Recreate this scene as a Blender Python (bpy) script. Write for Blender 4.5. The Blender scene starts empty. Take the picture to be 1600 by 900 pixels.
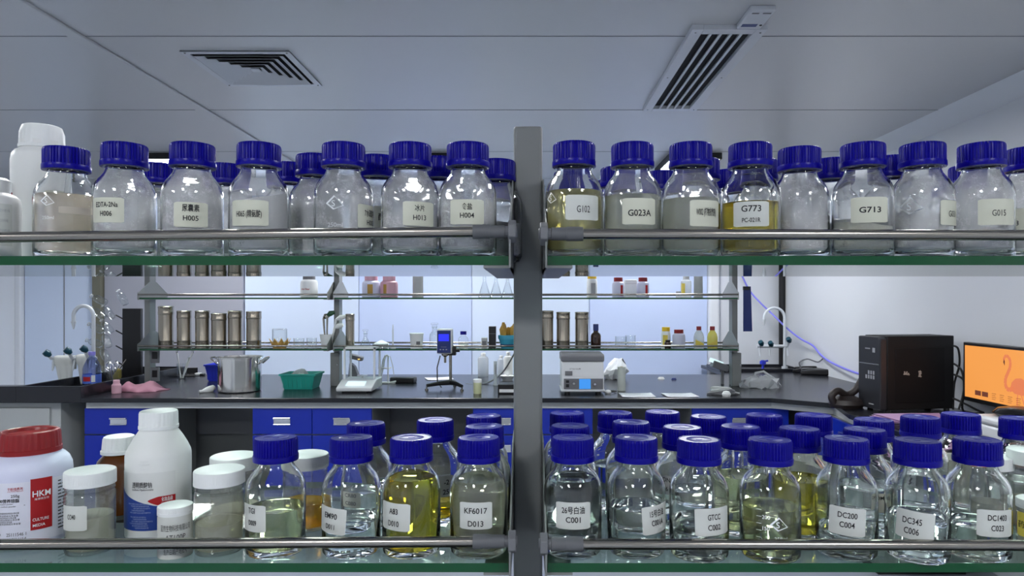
import bpy, bmesh, math, random
from math import sin, cos, pi, radians, atan2, asin, sqrt
from mathutils import Vector, Matrix
random.seed(7)
S = bpy.context.scene
COL = S.collection

# ---------------------------------------------------------------- camera, world, exposure
F, CX, CY, CZ = 1067.0, 825.0, 471.0, 1.40      # focal length and vanishing point in the 1600x900 frame
cd = bpy.data.cameras.new('camera'); cam = bpy.data.objects.new('camera', cd); COL.objects.link(cam)
cd.sensor_width = 36.0; cd.lens = 36.0 * F / 1600.0
cd.shift_x = (800.0 - CX) / 1600.0; cd.shift_y = -(450.0 - CY) / 1600.0
cd.clip_start = 0.02; cd.clip_end = 60
cam.location = (0, 0, CZ); cam.rotation_euler = (pi / 2, 0, 0)
S.camera = cam
S.view_settings.view_transform = 'Standard'; S.view_settings.look = 'None'
S.view_settings.exposure = 0.68; S.view_settings.gamma = 1.0; S.view_settings.use_curve_mapping = False
w = bpy.data.worlds.new('world'); S.world = w; w.use_nodes = True
w.node_tree.nodes['Background'].inputs[0].default_value = (0.55, 0.62, 0.75, 1)
w.node_tree.nodes['Background'].inputs[1].default_value = 0.15
cy = S.cycles
cy.use_denoising = True
cy.max_bounces = 20; cy.diffuse_bounces = 5; cy.glossy_bounces = 6; cy.transmission_bounces = 16
cy.transparent_max_bounces = 80; cy.sample_clamp_indirect = 20.0
cy.caustics_reflective = False
LAMP_POWER = 32.0
LAMP_COLOUR = (0.97, 0.985, 1.0)

# ---------------------------------------------------------------- helpers
def px(x, d): return (x - CX) * d / F
def pz(y, d): return CZ + (CY - y) * d / F
def P(x, y, d): return Vector((px(x, d), d, pz(y, d)))

def mat(name, col, rough=0.5, metal=0.0, spec=0.5, emit=None, es=1.0, bump=None, coat=0.0, var=None, trans=0.0, ior=1.45, sss=0.0):
    m = bpy.data.materials.new(name); m.use_nodes = True
    nt = m.node_tree; b = nt.nodes['Principled BSDF']
    b.inputs['Base Color'].default_value = (*col, 1); b.inputs['Roughness'].default_value = rough
    b.inputs['Metallic'].default_value = metal; b.inputs['Specular IOR Level'].default_value = spec
    b.inputs['Coat Weight'].default_value = coat; b.inputs['IOR'].default_value = ior
    b.inputs['Transmission Weight'].default_value = trans
    if sss:
        b.inputs['Subsurface Weight'].default_value = sss; b.inputs['Subsurface Radius'].default_value = (0.01, 0.01, 0.01); b.inputs['Subsurface Scale'].default_value = 1.0
    if emit:
        b.inputs['Emission Color'].default_value = (*emit, 1); b.inputs['Emission Strength'].default_value = es
    if var or bump:
        tc = nt.nodes.new('ShaderNodeTexCoord')
        nz = nt.nodes.new('ShaderNodeTexNoise'); nz.inputs['Scale'].default_value = (var or bump)[0]; nz.inputs['Detail'].default_value = 5
        nt.links.new(tc.outputs['Object'], nz.inputs['Vector'])
        if var:
            mx = nt.nodes.new('ShaderNodeMix'); mx.data_type = 'RGBA'
            mx.inputs['A'].default_value = (*[c * (1 - var[1]) for c in col], 1); mx.inputs['B'].default_value = (*[min(1, c * (1 + var[1])) for c in col], 1)
            nt.links.new(nz.outputs['Fac'], mx.inputs['Factor']); nt.links.new(mx.outputs['Result'], b.inputs['Base Color'])
        if bump:
            bp = nt.nodes.new('ShaderNodeBump'); bp.inputs['Strength'].default_value = bump[1]; bp.inputs['Distance'].default_value = bump[2] if len(bump) > 2 else 0.002
            nt.links.new(nz.outputs['Fac'], bp.inputs['Height']); nt.links.new(bp.outputs['Normal'], b.inputs['Normal'])
    return m

def math_node(nt, op, a, b=None):
    n = nt.nodes.new('ShaderNodeMath'); n.operation = op
    for i, v in enumerate((a, b)):
        if v is None: continue
        if isinstance(v, (int, float)): n.inputs[i].default_value = v
        else: nt.links.new(v, n.inputs[i])
    return n.outputs[0]

def thin_glass(name, tint=(1, 1, 1), edge=(0.75, 0.8, 0.8), r0=0.05, rough=0.0, haze=0.0, hazecol=(0.9, 0.9, 0.9)):
    """one glass surface: clear straight through, mirror-like at grazing angles (Schlick)"""
    m = bpy.data.materials.new(name); m.use_nodes = True; nt = m.node_tree
    nt.nodes.remove(nt.nodes['Principled BSDF']); out = nt.nodes['Material Output']
    lw = nt.nodes.new('ShaderNodeLayerWeight'); lw.inputs['Blend'].default_value = 0.5
    f5 = math_node(nt, 'POWER', lw.outputs['Facing'], 5.0)
    fr = math_node(nt, 'ADD', math_node(nt, 'MULTIPLY', f5, 1 - r0), r0)
    f3 = math_node(nt, 'POWER', lw.outputs['Facing'], 4.0)
    mx = nt.nodes.new('ShaderNodeMix'); mx.data_type = 'RGBA'
    mx.inputs['A'].default_value = (*tint, 1); mx.inputs['B'].default_value = (*edge, 1)
    nt.links.new(f3, mx.inputs['Factor'])
    tr = nt.nodes.new('ShaderNodeBsdfTransparent'); nt.links.new(mx.outputs['Result'], tr.inputs['Color'])
    base = tr.outputs[0]
    if haze:
        df = nt.nodes.new('ShaderNodeBsdfDiffuse'); df.inputs['Color'].default_value = (*hazecol, 1)
        tl = nt.nodes.new('ShaderNodeBsdfTranslucent'); tl.inputs['Color'].default_value = (*hazecol, 1)
        h = nt.nodes.new('ShaderNodeMixShader'); h.inputs[0].default_value = 0.5
        nt.links.new(df.outputs[0], h.inputs[1]); nt.links.new(tl.outputs[0], h.inputs[2])
        h2 = nt.nodes.new('ShaderNodeMixShader'); h2.inputs[0].default_value = haze
        nt.links.new(base, h2.inputs[1]); nt.links.new(h.outputs[0], h2.inputs[2]); base = h2.outputs[0]
    gl = nt.nodes.new('ShaderNodeBsdfGlossy'); gl.inputs['Roughness'].default_value = rough
    ms = nt.nodes.new('ShaderNodeMixShader')
    nt.links.new(fr, ms.inputs[0]); nt.links.new(base, ms.inputs[1]); nt.links.new(gl.outputs[0], ms.inputs[2])
    nt.links.new(ms.outputs[0], out.inputs['Surface'])
    return m

def liquid(name, col, clear=0.75, milk=0.0, ior=1.36):
    """refracting liquid, part of it straight-through so that light still reaches what stands behind; milk makes it cloudy"""
    m = bpy.data.materials.new(name); m.use_nodes = True; nt = m.node_tree
    nt.nodes.remove(nt.nodes['Principled BSDF']); out = nt.nodes['Material Output']
    g = nt.nodes.new('ShaderNodeBsdfGlass'); g.inputs['IOR'].default_value = ior; g.inputs['Roughness'].default_value = 0.0
    g.inputs['Color'].default_value = (*col, 1)
    t = nt.nodes.new('ShaderNodeBsdfTransparent'); t.inputs['Color'].default_value = (*col, 1)
    a = nt.nodes.new('ShaderNodeMixShader'); a.inputs[0].default_value = clear
    nt.links.new(t.outputs[0], a.inputs[1]); nt.links.new(g.outputs[0], a.inputs[2]); sh = a.outputs[0]
    if milk:
        c2 = tuple(min(1, c) for c in col)
        df = nt.nodes.new('ShaderNodeBsdfDiffuse'); df.inputs['Color'].default_value = (*c2, 1)
        tl = nt.nodes.new('ShaderNodeBsdfTranslucent'); tl.inputs['Color'].default_value = (*c2, 1)
        h = nt.nodes.new('ShaderNodeMixShader'); h.inputs[0].default_value = 0.5
        nt.links.new(df.outputs[0], h.inputs[1]); nt.links.new(tl.outputs[0], h.inputs[2])
        h2 = nt.nodes.new('ShaderNodeMixShader'); h2.inputs[0].default_value = milk
        nt.links.new(sh, h2.inputs[1]); nt.links.new(h.outputs[0], h2.inputs[2]); sh = h2.outputs[0]
    nt.links.new(sh, out.inputs['Surface'])
    return m

def dust(name, amount, scale=60.0, col=(0.95, 0.95, 0.97)):
    """powder clinging to the inside of a bottle in noisy patches"""
    m = bpy.data.materials.new(name); m.use_nodes = True; nt = m.node_tree
    nt.nodes.remove(nt.nodes['Principled BSDF']); out = nt.nodes['Material Output']
    tc = nt.nodes.new('ShaderNodeTexCoord')
    def noise(sc, det):
        n = nt.nodes.new('ShaderNodeTexNoise'); n.inputs['Scale'].default_value = sc; n.inputs['Detail'].default_value = det; n.inputs['Roughness'].default_value = 0.7
        nt.links.new(tc.outputs['Object'], n.inputs['Vector']); return n.outputs['Fac']
    a = math_node(nt, 'MULTIPLY', math_node(nt, 'SUBTRACT', noise(scale, 6), 0.36), 2.6)
    b = math_node(nt, 'MULTIPLY', math_node(nt, 'SUBTRACT', noise(scale * 14, 3), 0.4), 1.4)
    f = math_node(nt, 'MULTIPLY', math_node(nt, 'ADD', a, b), amount)
    cl = nt.nodes.new('ShaderNodeClamp'); cl.inputs['Max'].default_value = min(0.92, amount * 1.15); cl.inputs['Min'].default_value = amount * 0.55
    nt.links.new(f, cl.inputs['Value'])
    t = nt.nodes.new('ShaderNodeBsdfTransparent')
    df = nt.nodes.new('ShaderNodeBsdfDiffuse'); df.inputs['Color'].default_value = (*col, 1)
    tl = nt.nodes.new('ShaderNodeBsdfTranslucent'); tl.inputs['Color'].default_value = (*col, 1)
    h = nt.nodes.new('ShaderNodeMixShader'); h.inputs[0].default_value = 0.5
    nt.links.new(df.outputs[0], h.inputs[1]); nt.links.new(tl.outputs[0], h.inputs[2])
    ms = nt.nodes.new('ShaderNodeMixShader'); nt.links.new(cl.outputs[0], ms.inputs[0])
    nt.links.new(t.outputs[0], ms.inputs[1]); nt.links.new(h.outputs[0], ms.inputs[2]); nt.links.new(ms.outputs[0], out.inputs['Surface'])
    return m

class MB:
    """collects shapes and links them as ONE mesh object"""
    def __init__(s): s.v = []; s.f = []; s.mi = []; s.cur = 0
    def add(s, vs, fs):
        o = len(s.v); s.v += [tuple(v) for v in vs]; s.f += [[i + o for i in f] for f in fs]; s.mi += [s.cur] * len(fs); return s
    def box(s, x0, y0, z0, x1, y1, z1):
        x0, x1 = sorted((x0, x1)); y0, y1 = sorted((y0, y1)); z0, z1 = sorted((z0, z1))
        v = [(x, y, z) for z in (z0, z1) for y in (y0, y1) for x in (x0, x1)]
        return s.add(v, [(0, 2, 3, 1), (4, 5, 7, 6), (0, 1, 5, 4), (2, 6, 7, 3), (0, 4, 6, 2), (1, 3, 7, 5)])
    def obox(s, c, size, rz=0.0, rx=0.0, ry=0.0):
        M = Matrix.Translation(c) @ Matrix.Rotation(rz, 4, 'Z') @ Matrix.Rotation(ry, 4, 'Y') @ Matrix.Rotation(rx, 4, 'X')
        a, b, h = size[0] / 2, size[1] / 2, size[2] / 2
        v = [M @ Vector((x, y, z)) for z in (-h, h) for y in (-b, b) for x in (-a, a)]
        return s.add(v, [(0, 2, 3, 1), (4, 5, 7, 6), (0, 1, 5, 4), (2, 6, 7, 3), (0, 4, 6, 2), (1, 3, 7, 5)])
    def lathe(s, prof, n=32, c=(0, 0, 0), ribs=None, close=False):
        """prof: (r, z) from bottom up the outside; ribs=(i0, i1, count, depth) cuts grooves on those rings"""
        vs = []; rings = []
        for k, (r, z) in enumerate(prof):
            if r <= 1e-6: rings.append([len(vs)]); vs.append((c[0], c[1], c[2] + z)); continue
            ring = []
            for j in range(n):
                a = 2 * pi * j / n; rr = r
                if ribs and ribs[0] <= k <= ribs[1]: rr -= ribs[3] * (0.0 if (j % ribs[2]) < ribs[2] / 2 else 1.0)
                ring.append(len(vs)); vs.append((c[0] + rr * sin(a), c[1] - rr * cos(a), c[2] + z))
            rings.append(ring)
        fs = []
        pairs = list(zip(rings, rings[1:])) + ([(rings[-1], rings[0])] if close else [])
        for A, B in pairs:
            if len(A) == 1 and len(B) == 1: continue
            if len(A) == 1: fs += [(A[0], B[(j + 1) % n], B[j]) for j in range(n)]
            elif len(B) == 1: fs += [(A[j], A[(j + 1) % n], B[0]) for j in range(n)]
            else: fs += [(A[j], A[(j + 1) % n], B[(j + 1) % n], B[j]) for j in range(n)]
        return s.add(vs, fs)
    def tube(s, path, r, n=8, closed=False):
        path = [Vector(p) for p in path]; m = len(path); rs = r if isinstance(r, (list, tuple)) else [r] * m
        vs = []; up = None; rings = []
        for i, p in enumerate(path):
            if closed: t = path[(i + 1) % m] - path[i - 1]
            else: t = path[min(i + 1, m - 1)] - path[max(i - 1, 0)]
            t.normalize()
            if up is None:
                up = Vector((0, 0, 1)) if abs(t.z) < 0.9 else Vector((1, 0, 0))
            up = (up - t * up.dot(t)); up.normalize(); sd = t.cross(up)
            ring = []
            for j in range(n):
                a = 2 * pi * j / n; ring.append(len(vs)); vs.append(p + (up * cos(a) + sd * sin(a)) * rs[i])
            rings.append(ring)
        fs = []
        for A, B in list(zip(rings, rings[1:])) + ([(rings[-1], rings[0])] if closed else []):
            fs += [(A[j], B[j], B[(j + 1) % n], A[(j + 1) % n]) for j in range(n)]
        if not closed: fs += [tuple(rings[0]), tuple(reversed(rings[-1]))]
        return s.add(vs, fs)
    def cable(s, path, r, n=8, k=6):
        q = [Vector(a) for a in path]; out = []
        for i in range(len(q) - 1):
            a, b, c, d = q[max(0, i - 1)], q[i], q[i + 1], q[min(len(q) - 1, i + 2)]
            for j in range(k):
                t = j / k; out.append(0.5 * ((2 * b) + (c - a) * t + (2 * a - 5 * b + 4 * c - d) * t * t + (3 * b - a - 3 * c + d) * t ** 3))
        return s.tube(out + [q[-1]], r, n)
    def prism(s, poly, fn):
        """poly extruded: fn(u, v, t) -> point for t = 0 and 1"""
        n = len(poly); vs = [fn(u, v, 0) for u, v in poly] + [fn(u, v, 1) for u, v in poly]
        fs = [tuple(reversed(range(n))), tuple(range(n, 2 * n))] + [(i, (i + 1) % n, n + (i + 1) % n, n + i) for i in range(n)]
        return s.add(vs, fs)
    def quad(s, a, b, c, d): return s.add([a, b, c, d], [(0, 1, 2, 3)])
    def mesh(s, name, m, smooth=35):
        me = bpy.data.meshes.new(name); me.from_pydata(s.v, [], s.f)
        for x in (m if isinstance(m, (list, tuple)) else [m]): me.materials.append(x)
        if len(me.materials) > 1: me.polygons.foreach_set('material_index', s.mi)
        bm = bmesh.new(); bm.from_mesh(me); bmesh.ops.recalc_face_normals(bm, faces=bm.faces); bm.to_mesh(me); bm.free()
        if smooth:
            me.shade_smooth(); me.set_sharp_from_angle(angle=radians(smooth))
        me.update(); return me
    def build(s, name, m, parent=None, loc=None, smooth=35, bevel=0.0, seg=2):
        return link(name, s.mesh(name, m, smooth), parent, loc, bevel, seg)

def link(name, me, parent=None, loc=None, bevel=0.0, seg=2):
    o = bpy.data.objects.new(name, me); COL.objects.link(o)
    if parent: o.parent = parent
    if loc is not None: o.location = loc
    if bevel:
        b = o.modifiers.new('bevel', 'BEVEL'); b.width = bevel; b.segments = seg; b.limit_method = 'ANGLE'; b.angle_limit = radians(40)
    return o

def tag(o, label, cat, group=None, kind=None):
    o['label'] = label; o['category'] = cat
    if group: o['group'] = group
    if kind: o['kind'] = kind
    return o
def struct(o):
    o['kind'] = 'structure'; return o
def empty(name, loc, label, cat, group=None, rz=0.0):
    o = bpy.data.objects.new(name, None); COL.objects.link(o); o.location = loc; o.rotation_euler = (0, 0, rz); o.empty_display_size = 0.05
    return tag(o, label, cat, group)
def face_cam(x, y): return atan2(-x, y)

# ---- lettering: font outlines turned into flat meshes
_tx = {}
def text_geo(s, bold=0.0, align='CENTER'):
    k = (s, bold, align)
    if k in _tx: return _tx[k]
    cu = bpy.data.curves.new('t', 'FONT'); cu.body = s; cu.size = 1.0 / 0.73; cu.align_x = align; cu.align_y = 'CENTER'; cu.resolution_u = 3
    cu.fill_mode = 'BOTH'; cu.offset = bold; cu.space_line = 0.9
    o = bpy.data.objects.new('t', cu); COL.objects.link(o)
    dg = bpy.context.evaluated_depsgraph_get(); me = bpy.data.meshes.new_from_object(o.evaluated_get(dg))
    v = [(p.co.x, p.co.y) for p in me.vertices]; f = [tuple(q.vertices) for q in me.polygons]
    bpy.data.objects.remove(o); bpy.data.curves.remove(cu); bpy.data.meshes.remove(me)
    if v and align == 'CENTER':
        xs = [a for a, b in v]; mxx = (min(xs) + max(xs)) / 2
        ys = [b for a, b in v]; my = (min(ys) + max(ys)) / 2
        v = [(a - mxx, b - my) for a, b in v]
    _tx[k] = (v, f); return _tx[k]
def add_text(mb, s, h, fn, bold=0.0, width=None, align='CENTER', rot=0.0, sx=1.0):
    """fn(u, v) maps metres on the sheet to a point"""
    v, f = text_geo(s, bold, align)
    if not v: return
    kx = h * sx
    if width:
        xs = [a for a, b in v]; kx = width / (max(xs) - min(xs))
    c, sn = cos(rot), sin(rot)
    mb.add([fn(a * kx * c - b * h * sn, a * kx * sn + b * h * c) for a, b in v], f)

# ---------------------------------------------------------------- materials
M = {}
M['cap_blue'] = mat('cap_blue', (0.0035, 0.0020, 0.25), 0.28, spec=0.22)
M['glass'] = thin_glass('bottle_glass', (0.985, 0.99, 0.99), (0.42, 0.46, 0.50), 0.045)
def solid_glass(name, clear=0.7):
    m = bpy.data.materials.new(name); m.use_nodes = True; nt = m.node_tree
    nt.nodes.remove(nt.nodes['Principled BSDF']); out = nt.nodes['Material Output']
    g = nt.nodes.new('ShaderNodeBsdfGlass'); g.inputs['IOR'].default_value = 1.47; g.inputs['Roughness'].default_value = 0.0
    g.inputs['Color'].default_value = (.985, .99, .99, 1)
    t = nt.nodes.new('ShaderNodeBsdfTransparent')
    a = nt.nodes.new('ShaderNodeMixShader'); a.inputs[0].default_value = clear
    nt.links.new(t.outputs[0], a.inputs[1]); nt.links.new(g.outputs[0], a.inputs[2])
    nt.links.new(a.outputs[0], out.inputs['Surface']); return m
M['glass'] = solid_glass('bottle_glass', 1.0)
M['glass2'] = thin_glass('labware_glass', (0.97, 0.98, 0.98), (0.55, 0.6, 0.62), 0.05)
M['shelf_glass'] = thin_glass('shelf_glass', (0.86, 0.95, 0.90), (0.55, 0.75, 0.64), 0.05)
M['shelf_edge'] = mat('shelf_edge', (0.006, 0.075, 0.026), 0.12)
M['pet'] = thin_glass('clear_plastic', (0.95, 0.955, 0.95), (0.6, 0.62, 0.6), 0.05, 0.05, 0.03)
M['frost'] = thin_glass('frosted_plastic', (0.9, 0.92, 0.92), (0.6, 0.62, 0.62), 0.05, 0.2, 0.55, (0.85, 0.87, 0.88))
M['label'] = mat('label_paper', (0.66, 0.67, 0.56), 0.6)
M['label_w'] = mat('label_white', (0.64, 0.66, 0.63), 0.5)
M['label_y'] = mat('label_yellow', (0.75, 0.60, 0.10), 0.5)
M['ink'] = mat('ink', (0.012, 0.012, 0.015), 0.6)
M['print_w'] = mat('white_print', (0.85, 0.88, 0.9), 0.5)
M['steel'] = mat('brushed_steel', (0.36, 0.335, 0.30), 0.22, 1.0)
M['steel_b'] = mat('polished_steel', (0.72, 0.71, 0.68), 0.14, 1.0)
M['steel_d'] = mat('canister_steel', (0.34, 0.305, 0.25), 0.25, 1.0)
M['chrome'] = mat('chrome', (0.8, 0.8, 0.82), 0.15, 1.0)
M['post'] = mat('grey_enamel', (0.20, 0.21, 0.21), 0.40)
M['post_d'] = mat('grey_plastic', (0.115, 0.12, 0.13), 0.5)
M['rubber'] = mat('black_rubber', (0.012, 0.012, 0.013), 0.5)
M['black'] = mat('black_plastic', (0.010, 0.010, 0.012), 0.38)
M['black_g'] = mat('black_gloss', (0.008, 0.008, 0.010), 0.15)
M['bench'] = mat('black_epoxy', (0.012, 0.013, 0.018), 0.24)
M['apron'] = mat('grey_panel', (0.44, 0.46, 0.46), 0.45)
M['apron_d'] = mat('grey_panel_dark', (0.20, 0.21, 0.21), 0.5)
M['drawer'] = mat('blue_laminate', (0.004, 0.022, 0.36), 0.38)
M['white'] = mat('white_plastic', (0.80, 0.82, 0.82), 0.38)
M['white_s'] = mat('white_hdpe', (0.78, 0.79, 0.78), 0.42, sss=0.15)
M['lilac_w'] = mat('lilac_white_plastic', (0.66, 0.68, 0.85), 0.35)
M['red'] = mat('red_plastic', (0.25, 0.005, 0.009), 0.35)
M['red_print'] = mat('red_print', (0.42, 0.008, 0.012), 0.5)
M['blue_print'] = mat('blue_print', (0.010, 0.045, 0.27), 0.45)
M['grey_print'] = mat('grey_print', (0.35, 0.36, 0.38), 0.5)
M['amber'] = mat('amber_glass', (0.10, 0.028, 0.004), 0.08, coat=0.5)
M['brown'] = mat('brown_glass', (0.03, 0.010, 0.004), 0.08, coat=0.4)
M['yellow'] = mat('yellow_plastic', (0.80, 0.52, 0.02), 0.4)
M['yellow_l'] = mat('yellow_liquid', (0.75, 0.68, 0.15), 0.2, coat=0.4)
M['orange'] = mat('orange_paper', (0.62, 0.36, 0.10), 0.7)
M['pink'] = mat('pink_cloth', (0.58, 0.27, 0.36), 0.9, bump=(60, 0.5, 0.004))
M['pinkp'] = mat('pink_plastic', (0.66, 0.38, 0.46), 0.45)
M['cloth'] = mat('white_cloth', (0.60, 0.62, 0.60), 0.9, bump=(80, 0.4, 0.003))
M['teal'] = mat('teal_plastic', (0.02, 0.33, 0.27), 0.4)
M['basket'] = mat('blue_basket', (0.03, 0.05, 0.62), 0.45)
M['tap_w'] = mat('tap_enamel', (0.62, 0.66, 0.70), 0.3)
M['tap_k'] = mat('tap_knob', (0.006, 0.055, 0.085), 0.35)
M['vent'] = mat('vent_enamel', (0.62, 0.64, 0.68), 0.4)
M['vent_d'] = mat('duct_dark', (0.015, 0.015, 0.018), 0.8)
M['paper'] = mat('paper', (0.80, 0.82, 0.86), 0.7)
M['navy'] = mat('navy_panel', (0.012, 0.03, 0.16), 0.35)
M['gold'] = mat('gold_brown', (0.42, 0.24, 0.04), 0.4)
M['green'] = mat('dark_green', (0.03, 0.10, 0.05), 0.5)
M['cream'] = mat('cream_fill', (0.70, 0.70, 0.55), 0.5)
M['grey_m'] = mat('mid_grey_plastic', (0.16, 0.165, 0.18), 0.45)
M['device'] = mat('device_white', (0.68, 0.70, 0.72), 0.4)
M['cable_b'] = mat('blue_cable', (0.22, 0.22, 0.80), 0.4)
M['cable_w'] = mat('white_cable', (0.60, 0.62, 0.62), 0.4)
M['leather'] = mat('brown_black_leather', (0.022, 0.016, 0.015), 0.45)
M['pinkpaper'] = mat('pink_sheet', (0.52, 0.33, 0.55), 0.7)
M['lcd_blue'] = mat('blue_display', (0.01, 0.01, 0.2), 0.3, emit=(0.02, 0.03, 1.0), es=0.65)
M['lcd_cyan'] = mat('cyan_display', (0.02, 0.1, 0.3), 0.3, emit=(0.05, 0.28, 0.75), es=0.6)
M['lcd_pale'] = mat('pale_display', (0.3, 0.35, 0.36), 0.3, emit=(0.65, 0.85, 0.9), es=0.7)
M['lamp'] = mat('lamp_diffuser', (0.9, 0.9, 0.9), 0.5, emit=LAMP_COLOUR, es=LAMP_POWER)
for k, a in (('dust1', 0.28), ('dust2', 0.5), ('dust3', 0.75)): M[k] = dust(k, a)
M['powder'] = mat('white_powder', (0.93, 0.93, 0.95), 0.9, bump=(500, 0.5, 0.001), var=(120, 0.08))
M['powder_c'] = mat('cream_powder', (0.70, 0.71, 0.62), 0.9, bump=(500, 0.4, 0.001))
M['clear_l'] = liquid('clear_liquid', (0.96, 0.98, 0.97), 1.0)
M['beige_l'] = liquid('beige_liquid', (0.92, 0.86, 0.78), 1.0, 0.35)
M['olive_l'] = liquid('olive_liquid', (0.82, 0.78, 0.50), 1.0, 0.28)
M['yellow_d'] = liquid('deep_yellow_liquid', (0.90, 0.84, 0.26), 1.0, 0.05)
M['amber_l'] = liquid('golden_liquid', (0.86, 0.76, 0.25), 1.0, 0.04)
M['pale_y'] = liquid('pale_yellow_liquid', (0.95, 0.96, 0.76), 1.0, 0.04)
M['hazy_l'] = liquid('hazy_liquid', (0.93, 0.94, 0.86), 1.0, 0.38)
M['hazy_y'] = liquid('hazy_yellow_liquid', (0.93, 0.93, 0.78), 1.0, 0.22)

# ================================================================ THE ROOM
ZC = 2.48; XL, XR, YB, YF = -4.79, 2.40, 6.45, -3.2
def wallmat(name, col, rough=0.5, noise=0.05): return mat(name, col, rough, var=(1.3, noise))
M['floor'] = wallmat('floor_vinyl', (0.30, 0.33, 0.38), 0.35)
M['ceil'] = mat('ceiling_panel', (0.57, 0.575, 0.585), 0.28, var=(0.9, 0.05))
M['wall'] = wallmat('wall_panel', (0.74, 0.77, 0.82), 0.5, 0.02)
M['wall_blue'] = wallmat('wall_panel_blue', (0.56, 0.66, 0.92), 0.5, 0.02)
M['wall_pale'] = wallmat('wall_panel_pale', (0.66, 0.76, 0.94), 0.5, 0.02)
M['wall_grey'] = wallmat('wall_panel_grey', (0.36, 0.37, 0.43), 0.5, 0.03)
M['trimm'] = mat('trim_metal', (0.74, 0.76, 0.78), 0.4)
M['seam'] = mat('seam_sealant', (0.25, 0.26, 0.28), 0.6)
struct(MB().box(XL - .1, YF - .1, -.1, XR + .1, YB + .1, 0).build('floor', M['floor']))
struct(MB().box(XL - .1, YF - .1, ZC, XR + .1, YB + .1, ZC + .1).build('ceiling', M['ceil']))
struct(MB().box(XL - .1, YF, 0, XL, YB, ZC).build('wall_left', M['wall']))
M['wall_r'] = wallmat('wall_panel_right', (0.66, 0.68, 0.71), 0.5, 0.02)
struct(MB().box(XR, YF, 0, XR + .1, YB, ZC).build('wall_right', M['wall_r']))
struct(MB().box(XL - .1, YF - .1, 0, XR + .1, YF, ZC).build('wall_front', M['wall']))
struct(MB().box(XL - .1, YB, 0, XR + .1, YB + .1, ZC).build('wall_back', M['wall']))
# back wall cladding: flush panels of different blues and greys
def clad(name, x0, x1, m, t=0.02, y=YB):
    a, b = px(x0, y), px(x1, y)
    return struct(MB().box(a, y - t, 0, b, y, ZC).build(name, m, bevel=0.003))
clad('wall_back_panel_grey', 168, 383, M['wall_grey'], 0.05)
clad('wall_back_panel_pale', 384, 561, M['wall_pale'])
clad('wall_back_panel_blue', 562, 737, M['wall_blue'])
clad('wall_back_panel_white', 738, 920, M['wall_pale'])
clad('wall_back_panel_light', 921, 1104, M['wall_blue'])
d1 = struct(MB().box(px(42, YB), YB - .03, 0.02, px(152, YB), YB, 2.1).build('door_1', M['wall_pale'], bevel=.003))
struct(MB().box(px(104, YB) - .003, YB - .036, .02, px(104, YB) + .003, YB - .03, 2.1).build('door_seam', M['seam'], d1))
struct(MB().box(px(153, YB), YB - .09, 0, px(167, YB), YB, ZC).build('trim_1', mat('olive_trim', (0.16, 0.16, 0.12), 0.5), bevel=.004))
struct(MB().box(px(32, YB), YB - .08, 0, px(41, YB), YB, ZC).build('trim_2', M['wall'], bevel=.01))
struct(MB().box(px(1105, YB), YB - .07, 0, px(1122, YB), YB, ZC).build('trim_3', M['wall'], bevel=.02))
# ceiling joints, batten and cove
for i, yy in enumerate((2.78, 3.85, 4.92, 5.99, 1.71)):
    struct(MB().box(XL, yy - .003, ZC - .0015, XR, yy + .003, ZC).build('trim_ceiling_joint', M['seam']))
struct(MB().box(-1.86, YF, ZC - .012, -1.80, YB, ZC).build('trim_ceiling_batten', M['ceil'], bevel=.004))
cv = MB(); cv.prism([(XR - .09, ZC), (XR - .075, ZC - .02), (XR - .02, ZC - .075), (XR, ZC - .09), (XR, ZC)], lambda u, v, t: (u, YF + t * (YB - YF), v)); struct(cv.build('trim_ceiling_cove', M['trimm']))

# ceiling lamps (three rows; the row over the far bench shows, the others are out of view, the one behind the camera added to brighten bottle fronts)
def ceiling_lamp(x, y, label):
    t = empty('ceiling_lamp', (x, y, ZC - .045), label, 'ceiling lamp', 'ceiling lamp panels')
    w_, l_ = .19, .3
    fr = MB(); h = .045
    fr.box(-w_, -l_, 0, -w_ + .012, l_, h).box(w_ - .012, -l_, 0, w_, l_, h).box(-w_ + .012, -l_, 0, w_ - .012, -l_ + .012, h).box(-w_ + .012, l_ - .012, 0, w_ - .012, l_, h)
    fr.build('lamp_frame', M['rubber'], t)
    MB().box(-w_ + .012, -l_ + .012, .004, w_ - .012, l_ - .012, .044).build('lamp_diffuser', M['lamp'], t)
LX = ((-2.72, 'left'), (-.78, 'middle'), (1.22, 'right'))
for x, n in LX: ceiling_lamp(x, 5.26, 'black framed ceiling lamp panel over the far bench, %s of the three' % n)
for yy, where in ((1.75, 'above the reagent rack'), (-1.25, 'added unseen behind the camera')):
    for x, n in LX: ceiling_lamp(x, yy, 'black framed ceiling lamp panel %s, %s of its row' % (where, n))

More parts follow.
